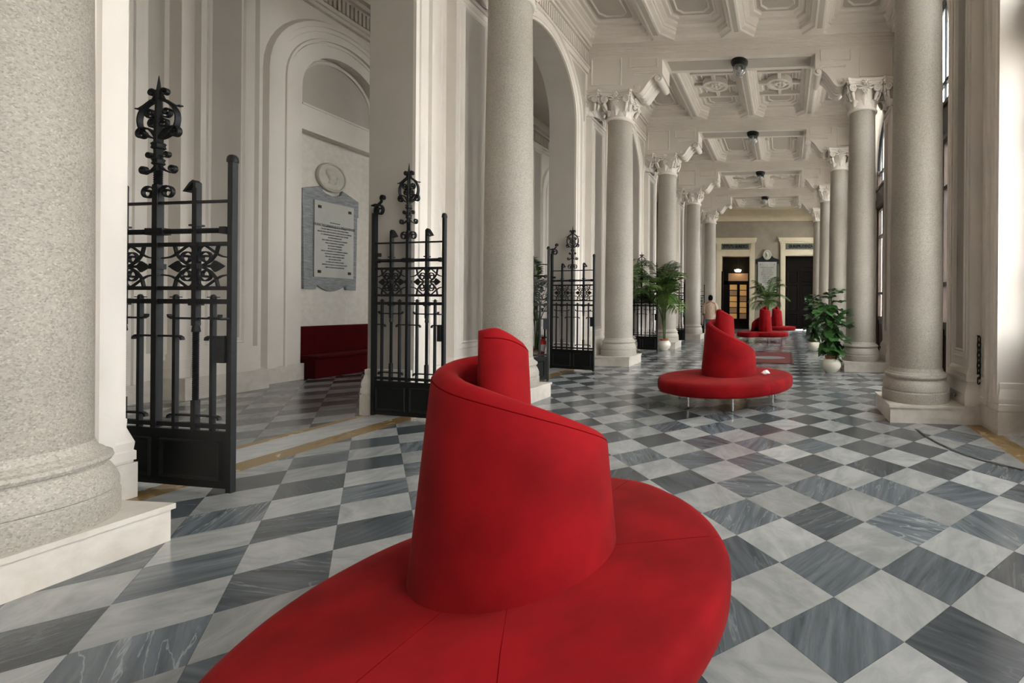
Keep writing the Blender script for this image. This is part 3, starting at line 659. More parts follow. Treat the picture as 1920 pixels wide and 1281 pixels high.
CL = {(-1, 0): 'huge speckled granite column closest to the camera, beside the first iron gate', (-1, 1): 'speckled granite column rising behind the big red spiral sofa, gate side',
      (-1, 2): 'granite column with white capital between the open gate and the potted palm', (-1, 3): 'granite column on gate side with a white pot tucked against its plinth',
      (-1, 4): 'granite column on gate side just before the walking person', (-1, 5): 'last granite column on gate side, standing by the lit glazed door',
      (1, 0): 'granite column on window side standing out of view beside the camera', (1, 1): 'big granite column on window side beside the hanging chain', (1, 2): 'granite column on window side with the larger fiddle-leaf fig at its foot',
      (1, 3): 'granite column on window side behind the smaller fiddle-leaf fig', (1, 4): 'slim distant granite column on window side, second from the end wall', (1, 5): 'last granite column on window side, by the dark wooden end door'}
for s, x in ((-1, XL), (1, XR)):
    for i, y in enumerate(YC):
        if (s, i) == (1, 0): continue
        t = thing('stone_column', CL[(s, i)], 'column', (x, y + (.05 if (s, i) == (-1, 0) else SH if s > 0 else 0), 0), group='granite columns of the gallery'); t['kind'] = 'thing'
        link('plinth', pl[-s], t); link('base', base_m, t); link('shaft', shaft_m, t); link('astragal', ast_m, t); capital('capital', t, None)
for wall, x in ((wall_left, WL - .02), (wall_right, WR + .02)):
    for i, y in enumerate(YC): capital('pilaster_capital', wall, (x, y, 0), (.86, 1.1, 1))

# ------------------------------------------------------------------ spiral sofas
PATH = [(.31, .10, .80), (.31, -.06, .87), (.235, -.215, .97), (.08, -.305, 1.07), (-.10, -.30, 1.17), (-.245, -.20, 1.25), (-.31, -.03, 1.30), (-.275, .14, 1.335), (-.155, .235, 1.355), (-.03, .205, 1.37), (.02, .10, 1.39), (-.03, -.015, 1.44), (-.13, -.05, 1.50), (-.205, .01, 1.525)]
def sofa_meshes():
    Q = catmull(PATH, 9); N = len(Q); rings = []; th0 = .10
    L = [0]
    for i in range(1, N): L.append(L[-1] + (Q[i].xy - Q[i-1].xy).length)
    for i, p in enumerate(Q):
        t = (Q[min(i+1, N-1)].xy - Q[max(i-1, 0)].xy).normalized(); n = Vector((-t.y, t.x))        # the path runs clockwise, so this points outwards
        e0 = min(1, L[i]/.07); e1 = min(1, (L[-1]-L[i])/.06); k = math.sqrt(max(.0, 1-(1-min(e0, e1))**2)); th = th0*max(k, .06)
        zt = p.z - .05*(1 - min(1, L[i]/.16))**2 - .03*(1 - min(1, (L[-1]-L[i])/.10))**2
        lean = .085 * (1 if i < 70 else .55); zb = .36; rr = min(.055, th*.5)
        off = lambda z: lean*(1.30 - z)/.9
        S_ = []
        for z in (zb, .42, .55, .75, .95, 1.15):
            zz = zb + (zt - rr - zb)*(z - zb)/(1.15 - zb); S_.append((th/2 + off(zz), zz))
        for a in (20, 45, 70, 90, 110, 135, 160): S_.append((th/2 - rr + rr*math.cos(math.radians(a)) + off(zt) if a < 90 else -(th/2 - rr) + rr*math.cos(math.radians(a)) + off(zt), zt - rr + rr*math.sin(math.radians(a))))
        for z in (1.15, .75, zb):
            zz = zb + (zt - rr - zb)*(z - zb)/(1.15 - zb); S_.append((-th/2 + off(zz), zz))
        rings.append([(p.x + n.x*o, p.y + n.y*o, z) for o, z in S_])
    mb = MB(); mb.loft(rings); back = mb.mesh('backrest', 'velvet', True, 60)
    top = MB(); top.tube([(Vector(r[6]) + Vector(r[5]))*.5 for r in rings[3:-3]], .0025, 5); seam = top.mesh('seam', 'seam', True)
    # seat: round cushion whose rim steps in where the spiral opens
    n = 180; out = []
    KEY = [(92, 0.64), (103, 0.67), (127, 0.76), (145, 0.86), (157, 0.94), (168, 1.02), (188, 1.1), (213, 1.13), (243, 1.11), (273, 1.06), (302, 1.02), (316, 0.99), (330, 0.975), (351, 0.985), (367, 1.03), (384, 1.05), (412, 1.05), (428, 1.04), (435, 0.98), (438, 0.86), (441, 0.72), (452, 0.64)]
    for i in range(n):
        a_ = 92 + 360*i/n
        for (u0, r0), (u1, r1) in zip(KEY, KEY[1:]):
            if u0 <= a_ <= u1: t_ = (a_-u0)/(u1-u0); r = r0 + (r1-r0)*(t_*t_*(3-2*t_) if u1-u0 < 9 else t_)
        a_ = math.radians(a_); out.append((r*math.cos(a_), r*math.sin(a_)))
    for _ in range(2): out = [tuple((out[i-1][k] + 2*out[i][k] + out[(i+1) % n][k])/4 for k in (0, 1)) for i in range(n)]
    prof = [(-.30, .235), (-.05, .235), (-.012, .245), (0, .27), (.004, .33), (0, .385), (-.012, .41), (-.035, .428), (-.07, .436), (-.2, .44), (-.5, .442)]
    R = [[(x*(1 + e/1.0), y*(1 + e/1.0), z) for x, y in out] for e, z in prof]
    mb = MB(); mb.loft(R); seat = mb.mesh('seat', 'velvet', True, 70)
    seam2 = []
    for deg in (-128, -50, 12, 200):
        sm = MB(); a = math.radians(deg); k_ = int(round((deg - 92) % 360 / 360*n)) % n; re = math.hypot(*out[k_])
        sm.tube([(r*math.cos(a + .06*(r-re)), r*math.sin(a + .06*(r-re)), z) for r, z in ((.42, .4408), (.6*re, .4402), (.8*re, .4392), (.92*re, .4355), (.963*re, .4275), (.987*re, .41), (1.0*re, .385), (1.003*re, .33), (1.0*re, .27))], .0020, 5); seam2.append(sm.mesh('seam', 'seam', True))
    leg = MB().lathe([(.017, .012), (.017, .24)], 12).mesh('leg', 'chrome', True); foot = MB().lathe([(.016, 0), (.019, .003), (.019, .014)], 10).mesh('foot', 'rubber', True)
    return back, seam, seat, seam2, leg, foot
SB, SS, SE, SE2, LG, FT = sofa_meshes()
def sofa(label, loc, rz, scale, group='red velvet spiral sofas'):
    t = thing('spiral_sofa', label, 'sofa', loc, rz, group, scale)
    o = link('backrest', SB, t); link('seam', SS, o); o = link('seat', SE, t); [link('seam', e, o) for e in SE2]
    for k in range(7):
        a = 2*PI*k/7 + .35; o = link('leg', LG, t, (.80*math.cos(a), .80*math.sin(a), 0)); link('foot', FT, o)
    return t
sofa('large red velvet spiral sofa filling the front of the hall', (-1.20, 1.97, 0), math.radians(66), (.94, .94, .965))
sofa('red velvet spiral sofa with a crumpled white tissue on its seat', (-.93, 7.45, 0), math.radians(4), (1.045, 1.045, 1.0))
sofa('distant red velvet spiral sofa whose open coil faces the camera', (-1.05, 19.95, 0), math.radians(172), (1.06, 1.06, 1.06))
sofa('furthest red velvet spiral sofa, half hidden behind the other', (-.62, 25.6, 0), math.radians(150), (1.06, 1.06, 1.06))
mb = MB(); R = []
for i in range(7):
    R.append([(.07*math.cos(2*PI*k/12)*math.sin(PI*(i+.3)/7.2)*random.uniform(.5, 1.25), .05*math.sin(2*PI*k/12)*math.sin(PI*(i+.3)/7.2)*random.uniform(.5, 1.25), .442 + .085*i/6*random.uniform(.7, 1.1)) for k in range(12)])
mb.loft(R); tag(mb.build('paper_tissue', 'paper'), 'crumpled white paper tissue lying on the red sofa seat', 'tissue').location = (-.32, 7.36, .0)

# ------------------------------------------------------------------ wrought iron gates
GW = 1.25
def twist(mb, x, z0, z1, h, turns, n=44, horiz=False, y=0.):
    R = []
    for i in range(n+1):
        t = i/n; a = turns*2*PI*t; q = []
        for k in range(4):
            u, v = h*1.41*math.cos(a + PI/4 + PI/2*k), h*1.41*math.sin(a + PI/4 + PI/2*k)
            q.append((z0 + (z1-z0)*t, y + u, x + v) if horiz else (x + u, y + v, z0 + (z1-z0)*t))
        R.append(q)
    mb.loft(R)
def make_gate(hook):
    P = []                                            # (name, mesh, [sub-parts])
    def part(name, fn, m='iron', smooth=True, ang=35):
        mb = MB(); fn(mb); P.append((name, mb.mesh(name, m, smooth, ang), [])); return P[-1]
    bar = lambda x, z0, z1, h=.016: (lambda mb: mb.box(x-h, -h, z0, x+h, h, z1))
    rail = lambda z, x0, x1, h=.012, d=.014: (lambda mb: mb.box(x0, -d, z-h, x1, d, z+h))
    # hinge post with its scroll
    def hp(mb):
        mb.box(-.025, -.025, .02, .025, .025, 2.80); mb.ribbon([(0, 2.80)] + spiral(.085, 2.84, .085, .025, PI, -1.35, 28), .034, .020)
        mb.ribbon([(p.x, p.y) for p in catmull([(.03, 2.925), (-.04, 2.91), (-.05, 2.90)], 4)], .04, .014)
    h = part('hinge_post', hp); s = MB(); s.ribbon(spiral(.145, 3.01, .045, .012, PI*1.35, -1.3, 18), .03, .013); s.ribbon([(.06, 2.92), (.10, 2.945), (.12, 2.965)], .03, .016); h[2].append(('scroll', s.mesh('scroll', 'iron', True)))
    s = MB(); s.box(-.03, -.02, 2.20, .10, .02, 2.25); h[2].append(('hinge_bracket', s.mesh('hinge_bracket', 'iron')))
    def fp(mb): mb.box(GW-.030, -.018, .0, GW+.010, .018, 2.70); mb.lathe([(.033, 2.70), (.033, 2.715), (.03, 2.74), (.02, 2.757), (.001, 2.765)], 12, (GW-.012, 0, 0))
    f = part('free_post', fp); s = MB(); s.box(GW-.095, -.03, 1.06, GW-.035, .03, 1.28); f[2].append(('lock_box', s.mesh('lock_box', 'iron')))
    s = MB(); s.tube([(GW-.01, -.02, 1.42), (GW-.01, -.07, 1.42), (GW-.10, -.075, 1.43)], .010, 8); f[2].append(('handle', s.mesh('handle', 'iron', True)))
    for z, hh in ((2.385, .010), (2.035, .016), (1.67, .016), (1.56, .020), (.535, .018)): part('rail', rail(z, .0, GW-.02, hh))
    tr = part('twisted_rail', lambda mb: (twist(mb, 2.145, .02, GW*.47, .016, 12, 80, True), twist(mb, 2.145, GW*.50, GW-.03, .016, 12, 80, True)), smooth=False)
    for x in (.05, GW*.45, GW*.53, GW-.06): s = MB(); s.box(x-.025, -.028, 2.117, x+.025, .028, 2.173); tr[2].append(('collar', s.mesh('collar', 'iron')))
    XC, X1, X2 = GW*.49, GW*.25, GW*.755
    # centre stile carrying the finial
    part('centre_stile', bar(XC, .50, 2.54, .022))
    fin = part('finial', lambda mb: (twist(mb, XC, 2.54, 2.66, .018, 1.6, 24), mb.lathe([(.024, 2.66), (.026, 2.95), (.020, 3.20), (.018, 3.30), (.002, 3.46)], 6, (XC, 0, 0))), smooth=False)
    def sub(name, fn): s = MB(); fn(s); fin[2].append((name, s.mesh(name, 'iron', True)))
    for q in (-1, 1):
        rb = lambda name, pts, w=.024, t=.010: sub(name, lambda s: s.ribbon([(XC + q*x, z) for x, z in pts], w, t))
        rb('scroll', [(.018, 2.40), (.020, 2.47)] + spiral(.083, 2.475, .062, .018, PI, -1.4, 26))
        rb('scroll', [(.015, 2.70), (.05, 2.665), (.085, 2.650)] + spiral(.122, 2.672, .037, .012, PI*1.2, 1.35, 20))
        rb('scroll', [(.02, 2.785)] + spiral(.074, 2.797, .026, .008, PI*1.4, 1.2, 14))
        rb('ring_band', [(.165*math.cos(a_)*1.0, 3.09 + .16*math.sin(a_)) for a_ in [(-.47 + .89*i/22)*PI for i in range(23)]], .034, .012)
        rb('scroll', [(p.x, p.y) for p in catmull([(.015, 2.935), (.06, 3.0), (.11, 3.028)], 4)] + spiral(.140, 2.978, .050, .012, PI*.62, -1.35, 22), .03)
        rb('scroll', spiral(.070, 3.150, .046, .010, -PI*.8, 1.45, 22))
        rb('scroll', spiral(.045, 3.058, .044, .010, PI*.8, -1.45, 22))
        rb('thorn', [(.012, 3.265), (.06, 3.255), (.12, 3.215), (.165, 3.192), (.195, 3.195)])
        rb('scroll', [(.045, 3.255), (.022, 3.30)] + spiral(.054, 3.320, .034, .010, PI, -1.4, 20))
    for z, r in ((2.868, .042), (2.735, .038)): sub('collar', lambda s: s.lathe([(r-.008, z-.028), (r, z-.018), (r-.006, z), (r, z+.018), (r-.008, z+.028)], 8, (XC, 0, 0)))
    # two hooked stiles, twisted low down, each through a rosette
    for x in (X1, X2):
        st = part('hooked_stile', lambda mb: (mb.box(x-.019, -.017, 1.36, x+.019, .017, 2.50), mb.ribbon([(x - hook*.004, 2.50), (x - hook*.004, 2.54), (x + hook*.012, 2.555), (x + hook*.03, 2.54), (x + hook*.085, 2.475), (x + hook*.015, 2.468)], .04, .022)))
        s = MB(); s.box(x-.019, -.017, .49, x+.019, .017, .74); st[2].append(('lower_bar', s.mesh('lower_bar', 'iron')))
        s = MB(); twist(s, x, .74, 1.36, .0135, 9, 120); st[2].append(('twisted_bar', s.mesh('twisted_bar', 'iron')))
        for z in (2.19, 2.03, 1.67, 1.575, 1.535, 1.42): s = MB(); s.box(x-.034, -.026, z-.008, x+.034, .026, z+.008); st[2].append(('collar', s.mesh('collar', 'iron')))
        s = MB(); s.lathe([(.014, 1.30), (.026, 1.31), (.022, 1.35), (.016, 1.39)], 7, (x, 0, 0)); st[2].append(('leaf_cup', s.mesh('leaf_cup', 'iron', True)))
        zc = 1.852; ro = part('rosette', lambda mb: mb.lathe([(.001, -.03), (.03, -.02), (.03, .02), (.001, .03)], 10, (x, 0, zc)))
        def rs(name, fn): s = MB(); fn(s); ro[2].append((name, s.mesh(name, 'iron', True)))
        for qx in (-1, 1):
            rs('leaf', lambda s: s.prism([(x + qx*u, zc + v) for u, v in ((.03, 0), (.125, .014), (.155, .048), (.185, .032), (.235, 0), (.185, -.032), (.155, -.048), (.125, -.014))], lambda u, v, d: (u, d, v), -.006, .006))
            for qz in (-1, 1):
                rs('scroll', lambda s: s.ribbon([(x + qx*u, zc + qz*v) for u, v in [(.012, .02)] + spiral(.080, .070, .060, .014, PI*1.15, -1.5, 26)], .020, .010))
                rs('diagonal', lambda s: s.ribbon([(x + qx*u, zc + qz*v) for u, v in ((.06, .01), (.12, .045), (.165, .10), (.185, .180))], .018, .014))
                rs('wave', lambda s: s.ribbon([(p.x, p.y) for p in catmull([(x + qx*.010, zc + qz*.10), (x + qx*.035, zc + qz*.155), (x + qx*.075, zc + qz*.168), (x + qx*.14, zc + qz*.125), (x + qx*.21, zc + qz*.082), (x + qx*.29, zc + qz*.07)], 5)], .016, .011))
    s = MB(); s.box(XC-.034, -.03, 1.83, XC+.034, .03, 1.875); P[[p[0] for p in P].index('centre_stile')][2].append(('collar', s.mesh('collar', 'iron')))
    # slender bars with button tops
    for fx in (.116, .373, .619, .87):
        x = GW*fx; st = part('slender_bar', bar(x, .50, 1.585, .013))
        s = MB(); s.lathe([(.018, 1.58), (.018, 1.60), (.012, 1.615), (.001, 1.62)], 8, (x, 0, 0)); s.box(x-.045, -.008, 1.592, x+.045, .008, 1.600); st[2].append(('button_top', s.mesh('button_top', 'iron', True)))
        s = MB(); s.lathe([(.001, .485), (.018, .495), (.018, .515)], 8, (x, 0, 0)); st[2].append(('button_foot', s.mesh('button_foot', 'iron', True)))
    def claw(x0, x1, z, up, e0=True, e1=True):
        P_ = ([(x0-.012, z+up*.032), (x0-.008, z+up*.012)] if e0 else []) + [(x0+.012, z), (x1-.012, z)] + ([(x1+.008, z+up*.012), (x1+.012, z+up*.032)] if e1 else [])
        part('claw_bar', lambda mb: mb.ribbon(P_, .022, .016))
    a, b, c, d = (GW*f_ for f_ in (.116, .373, .619, .87)); e = .045
    claw(a-e, b+e, 1.42, 1); claw(c-e, d+e, 1.42, 1); claw(0, a+e, 1.27, -1, False, True); claw(b-e, c+e, 1.27, -1); claw(d-e, GW-.03, 1.27, -1, True, False); claw(a-e, b+e, .615, -1); claw(c-e, d+e, .615, -1)
    # kick panel
    kp = part('kick_panel', lambda mb: mb.box(.0, -.012, .03, GW-.02, .012, .495), 'iron_panel', False)
    for x0, x1 in ((.05, GW*.47), (GW*.53, GW-.07)):
        s = MB()
        for sg in (-1, 1): s.frame(lambda u, v, dd: (u, sg*(.012+dd), v), x0, .09, x1, .42, .03, .014)
        kp[2].append(('panel_bead', s.mesh('panel_bead', 'iron')))
    return P
GATES = {1: make_gate(1), -1: make_gate(-1)}
def gate(hook, hinge, free, label):
    dx, dy = free[0]-hinge[0], free[1]-hinge[1]
    t = thing('iron_gate', label, 'gate', (hinge[0], hinge[1], 0), math.atan2(dy, dx), 'open wrought iron gates of the arcade', (math.hypot(dx, dy)/GW, 1, 1))
    for n_, me, subs in GATES[hook]:
        o = link(n_, me, t)
        for sn, sm in subs: link(sn, sm, o)
gate(-1, (-6.03, 3.43), (-4.50, 3.33), 'tall black wrought iron gate leaf beside the closest column')
gate(1, (-5.66, 5.79), (-4.50, 5.63), 'black wrought iron gate leaf just behind the large red sofa')
gate(-1, (-5.80, 8.12), (-4.86, 8.93), 'black iron gate leaf seen nearly edge-on behind the second column')
gate(1, (-5.68, 10.58), (-4.48, 10.28), 'black wrought iron gate leaf between the second and third columns')
gate(-1, (-5.78, 13.0), (-4.95, 13.85), 'black iron gate leaf mostly hidden behind the third column')
gate(1, (-5.62, 15.6), (-4.42, 15.35), 'black iron gate leaf behind the green potted palm')
gate(-1, (-5.78, 17.85), (-4.9, 18.7), 'black iron gate leaf hidden behind the fourth column')
gate(1, (-5.70, 20.3), (-4.50, 20.0), 'distant black iron gate leaf before the fifth column')
gate(1, (-5.70, 25.1), (-4.50, 24.8), 'furthest black iron gate leaf, beside the walking person')

# ------------------------------------------------------------------ lamps under the beams
lb_m = MB().lathe([(.22, 0), (.225, -.03), (.21, -.06), (.215, -.075), (.19, -.11), (.175, -.12), (.16, -.15)], 28).mesh('lamp_base', 'iron_panel', True, 40)
lg_m = MB().lathe([(.165, -.14), (.175, -.19), (.172, -.26), (.15, -.33), (.10, -.385), (.04, -.41), (.002, -.415)], 24).mesh('glass_globe', 'globe', True)
lbulb = MB().lathe([(.03, -.12), (.035, -.16), (.045, -.22), (.03, -.27), (.002, -.28)], 12).mesh('bulb', 'white_label', True)
ls = MB()
for k in range(8): a = 2*PI*k/8; ls.tube([(.172*math.cos(a), .172*math.sin(a), -.20), (.13*math.cos(a+.2), .13*math.sin(a+.2), -.35), (.02*math.cos(a), .02*math.sin(a), -.412)], .006, 4)
lstar = ls.mesh('cut_star', 'white_label', True)
LL = ['dark ceiling lamp with clear glass globe on the closest beam', 'dark glass-globe ceiling lamp on the second visible beam', 'small dark ceiling lamp on the third visible beam', 'tiny dark ceiling lamp on the last beam before the end wall']
for i in range(4):
    t = thing('ceiling_lamp', LL[i], 'lamp', (CX + .02, YC[2+i] - .12, 7.895), group='glass globe lamps under the beams')
    link('lamp_base', lb_m, t); link('glass_globe', lg_m, t); link('bulb', lbulb, t); link('cut_star', lstar, t)

# ------------------------------------------------------------------ marble memorials
def outline_prism(pts, X, d0, d1, facing):
    mb = MB()
    if facing == 'east': mb.prism(pts, lambda u, v, d: (X + d, u, v), d0, d1)
    else: mb.prism(pts, lambda u, v, d: (u, X - d, v), d0, d1)
    return mb
def relief(mb, f):
    """profile head and shoulders in low relief; f(u, v, height)"""
    def blob(cu, cv, a, b, h, n=14):
        R = []
        for q in (1, .92, .7, .4, .05): R.append([f(cu + a*q*math.cos(2*PI*k/n), cv + b*q*math.sin(2*PI*k/n), h*math.sqrt(max(0, 1-q*q)) + .005) for k in range(n)])
        mb.loft(R, cap0=False)
    blob(-.01, .05, .10, .14, .05); blob(.07, .03, .04, .05, .04); blob(-.05, .10, .10, .10, .055); blob(.03, -.07, .07, .07, .045); blob(-.02, -.13, .07, .10, .04); blob(-.03, -.21, .20, .08, .045); blob(.105, .02, .02, .03, .03)
def bottom_arc(u0, u1, z, dip, n=10): return [(u0 + (u1-u0)*i/n, z - dip*math.sin(PI*i/n)) for i in range(n+1)]
t = thing('memorial_plaque', 'grey marble memorial tablet with round portrait medallion above the wall bench', 'plaque', (0, 0, 0))
c0 = 9.24; XW = -10.12
P = [(8.66, 1.86), (8.63, 3.58), (8.62, 3.60), (8.62, 3.96), (9.00, 4.10), (9.04, 4.0), (9.12, 3.96), (9.24, 3.94), (9.36, 3.96), (9.44, 4.0), (9.48, 4.10), (9.86, 3.94), (9.86, 3.58), (9.83, 3.56), (9.81, 1.86), (9.58, 1.86), (9.56, 1.94)] + bottom_arc(9.54, 8.94, 1.94, .12) + [(8.92, 1.94), (8.90, 1.86)]
o = outline_prism(P, XW, 0, .06, 'east').build('back_slab', 'marble_grey', t); rnd_attr(o, [.31]*len(o.data.polygons))
o = outline_prism([(8.84, 2.12), (9.715, 2.12), (9.715, 3.77), (8.84, 3.77)], XW, .06, .09, 'east').build('inscribed_tablet', 'tablet', t)
for u in (8.94, 9.615):
    for v in (2.24, 3.64): mb = MB(); mb.box(XW + .09, u - .03, v - .03, XW + .105, u + .03, v + .03); mb.build('bolt', 'bronze', o)
RE = (PI/2, 0, PI/2)
text('IN MEMORIAM', .035, (XW + .091, c0 + .04, 3.33), RE, o)
text('FRANCISCI MAVROLYCI MESSANENSIS', .082, (XW + .091, c0 + .04, 3.25), RE, o, sx=.66)
text('VTI SINGVLARIS GEOMETRAE OPTICI MAXIMI\nCVM SVIS CIVIBVS DECVS AVXIT SVAM PATRIAM DIVINO\nINGENIO PRAECLARVS MATHEMATICORVM PRINCEPS SVI TEMPORIS\nET CONTEMPORANEORVM OMNIVM FACILE EXTITERIT\nIN ASTRIS NVMERIS FIGVRIS\nMVLTA PRIMVS VIDIT DEMONSTRAVIT ILLVSTRAVIT\nPRAETOR SENATVSQVE ACADEMICVS\nIN ATHENAEO MESSANENSI\nHIC TESTIMONIVM GLORIAE\nIN HOC LITTERARVM ET DOCTRINARVM DOMICILIO\nPOSTVM HOC MONVMENTVM CVRAVIT\nQVOD VIRO CIVIQVE NOMINE EXIMIO\nDIE TRICESIMA SOLEMNI\nA D XII KAL SEPT AN MDCCCCXCIV\nNATVS EST A D XVI KAL OCTOB AN MCCCCXCIV\nOBIIT A D XI KAL SEXTIL AN MDLXXV', .040, (XW + .091, c0 + .04, 2.79), RE, o, sx=.62, lh=1.48, name='small_lettering')
m = MB(); m.loft([[(XW + d, c0 + r*math.cos(2*PI*k/40), 4.34 + r*math.sin(2*PI*k/40)) for k in range(40)] for r, d in ((.32, 0), (.325, .06), (.31, .085), (.285, .08), (.275, .055), (.01, .055))], cap0=False)
o = m.build('portrait_medallion', 'medallion', t, True, 40); m = MB(); relief(m, lambda u, v, h: (XW + .055 + h, c0 + u, 4.34 + v)); m.build('portrait_relief', 'medallion', o, True)
# tablet on the end wall
t = thing('memorial_tablet', 'pale inscribed tablet in black marble frame between the end doors', 'plaque', (0, 0, 0)); XE = YEND; c1 = -1.29
P = [(-1.98, 2.46), (-1.98, 4.50), (-2.07, 4.50), (-2.07, 4.80), (-1.75, 4.92), (-1.55, 5.10), (-1.03, 5.10), (-.83, 4.92), (-.50, 4.80), (-.50, 4.50), (-.58, 4.50), (-.58, 2.46)]
outline_prism(P, XE, 0, .08, 'south').build('back_slab', 'green_marble', t)
o = outline_prism([(-1.92, 2.60), (-.64, 2.60), (-.64, 4.64), (-1.92, 4.64)], XE, .08, .11, 'south').build('inscribed_tablet', 'tablet', t)
for u in (-1.76, -.80):
    for v in (2.74, 4.45): mb = MB(); mb.box(u - .025, XE - .125, v - .025, u + .025, XE - .11, v + .025); mb.build('bolt', 'bronze', o)
text('A\nSALVATORE PVGLIATTI GIVRISTA\nI SVOI ALLIEVI MEMORI\nQVESTA LAPIDE POSERO\nNELLA SVA CASA DEGLI STVDI\nPER RICORDARE IL MAESTRO\nINSIGNE CIVILISTA\nRETTORE MAGNIFICO\nDI QVESTO ATENEO\nL ANNO ACCADEMICO\nMCMLXXVI', .10, (c1, XE - .112, 3.75), (PI/2, 0, 0), o, sx=.62, lh=1.25, name='small_lettering')
m = MB(); m.loft([[(c1 + r*.85*math.cos(2*PI*k/32), XE - d, 5.12 + r*math.sin(2*PI*k/32)) for k in range(32)] for r, d in ((.34, 0), (.34, .12), (.30, .14), (.29, .11), (.01, .11))], cap0=False)
o = m.build('portrait_medallion', 'medallion', t, True, 40); m = MB(); relief(m, lambda u, v, h: (c1 + u*.9, XE - .11 - h, 5.12 + v)); m.build('portrait_relief', 'medallion', o, True)

# ------------------------------------------------------------------ wall bench in the hall
t = thing('wall_bench', 'dark red upholstered bench built under the marble memorial', 'bench', (0, 0, 0))
def soft(x0, y0, z0, x1, y1, z1, r=.04):
    mb = MB(); R = []
    for dz, e in ((0, r), (r*.3, r*.3), (r, 0), (z1-z0-r, 0), (z1-z0-r*.3, r*.3), (z1-z0, r)): R.append([(x0+e, y0+e, z0+dz), (x1-e, y0+e, z0+dz), (x1-e, y1-e, z0+dz), (x0+e, y1-e, z0+dz)])
    return mb.loft(R)
soft(-10.05, 8.46, .40, -9.50, 10.34, .47).build('seat_cushion', 'velvet_dark', t); soft(-10.02, 8.48, .0, -9.58, 10.33, .40, .01).build('seat_base', 'velvet_dark', t); soft(-10.09, 8.46, .45, -9.98, 10.18, 1.07).build('backrest', 'velvet_dark', t)

# ------------------------------------------------------------------ potted plants
pot_m = MB().lathe([(.13, 0), (.14, .015), (.20, .07), (.235, .16), (.225, .24), (.185, .30), (.165, .315), (.175, .33), (.165, .335), (.15, .32)], 36).mesh('ceramic_pot', 'ceramic', True)
inner_m = MB().lathe([(.135, .29), (.145, .36), (.158, .362), (.160, .395), (.145, .397), (.135, .37)], 28).mesh('clay_pot', 'terracotta', True, 40)
soil_m = MB().lathe([(.138, .365), (.08, .372), (.01, .375)], 20).mesh('soil', 'soil', True)
def leaf_mesh(L, W, curl):
    mb = MB(); R = []
    for i in range(9):
        t = i/8; w = W/2*(math.sin(PI*min(1, t**1.15))**.75)*(.62 + .55*t) + .002; x = L*t; z = -curl*t*t*L + .015*math.sin(t*9)
        R.append([(x, k/2*w, z + .10*abs(k/2)*w + (.012*math.sin(t*14 + k))) for k in range(-2, 3)])
    mb.loft(R, closed=False, cap0=False, cap1=False); mb.tube([(L*t, 0, -curl*t*t*L + .015*math.sin(t*9) + .002) for t in (0, .25, .5, .75, .97)], [.006, .005, .004, .003, .001], 5)
    return mb.mesh('leaf', 'fig_leaf', True, 80)
LV = [leaf_mesh(.30, .20, .35), leaf_mesh(.26, .18, .7), leaf_mesh(.33, .21, .15)]
def fig(label, loc, h, seed, n):
    rr = random.Random(seed); t = thing('fiddle_leaf_fig', label, 'plant', loc, rr.uniform(0, 6), 'fiddle-leaf figs by the window columns')
    p = link('ceramic_pot', pot_m, t); link('clay_pot', inner_m, p); link('soil', soil_m, p)
    stems = []
    for k in range(3):
        a = 2*PI*k/3 + rr.uniform(-.3, .3); top = h*(1 if k == 0 else rr.uniform(.72, .9)); sp = .04 if k == 0 else .16
        S_ = catmull([(.03*math.cos(a), .03*math.sin(a), .36), (.05*math.cos(a), .05*math.sin(a), .36 + (top-.36)*.35), (sp*math.cos(a), sp*math.sin(a), .36 + (top-.36)*.7), (sp*1.2*math.cos(a), sp*1.2*math.sin(a), top - .12)], 6)
        m = MB(); m.tube(S_, [.017 - .011*i/(len(S_)-1) for i in range(len(S_))], 7); m.build('stem', 'bark', t, True); stems.append(S_)
    for i in range(n):
        S_ = stems[i % 3]; f = .12 + .88*((i//3)/(n/3)); p = S_[min(len(S_)-1, int(f*(len(S_)-1) + .5))]
        yaw = i*2.4 + rr.uniform(-.4, .4); pitch = (.75 - 1.25*f) + rr.uniform(-.25, .25)
        link('leaf', LV[i % 3], t, p + Vector((0, 0, rr.uniform(-.05, .05))), (rr.uniform(-.4, .4), pitch, yaw), rr.uniform(.95, 1.3)*(.85 + .3*(1-abs(f-.55))))
fig('taller fiddle-leaf fig in white pot at the second window-side column', (1.10, 11.0, 0), 2.05, 3, 105)
fig('smaller fiddle-leaf fig in white pot, deeper down the gallery', (1.02, 16.3, 0), 2.1, 5, 90)
def frond_mesh(L, rise, droop, seed):
    rr = random.Random(seed); mb = MB(); N = 22; R = []
    for i in range(N+1): t = i/N; R.append(Vector((L*(.10*t + .62*t**1.7), 0, rise*(t*1.35 - .35*t*t) - droop*t**3.2)))
    mb.tube(R, [.012*(1 - .85*i/N) + .001 for i in range(N+1)], 5)
    for i in range(7, N+1):
        p = R[i]; d = (R[i] - R[i-1]).normalized(); t = i/N; ln = L*.30*math.sin(PI*(.18 + .80*(t-.28)/.72))**.7 + .06
        for j in (0, .5):
            b = p - (R[i]-R[i-1])*j
            for s in (-1, 1):
                e = (d*.75 + Vector((0, s, .12))).normalized(); dr = rr.uniform(.5, 1.1); w = .016
                c = [b + e*ln*q + Vector((0, 0, -dr*ln*q*q*.55)) for q in (0, .35, .7, 1)]
                side = d.cross(e).cross(e).normalized() * w
                mb.add([c[0], c[1]+side, c[2]+side*.8, c[3], c[2]-side*.8, c[1]-side], [(0,1,5), (1,2,4,5), (2,3,4)])
    return mb.mesh('frond', 'palm_leaf')
FR = [frond_mesh(1.7, 1.5, .55, 1), frond_mesh(1.5, 1.75, .35, 2), frond_mesh(1.8, 1.1, .75, 3)]
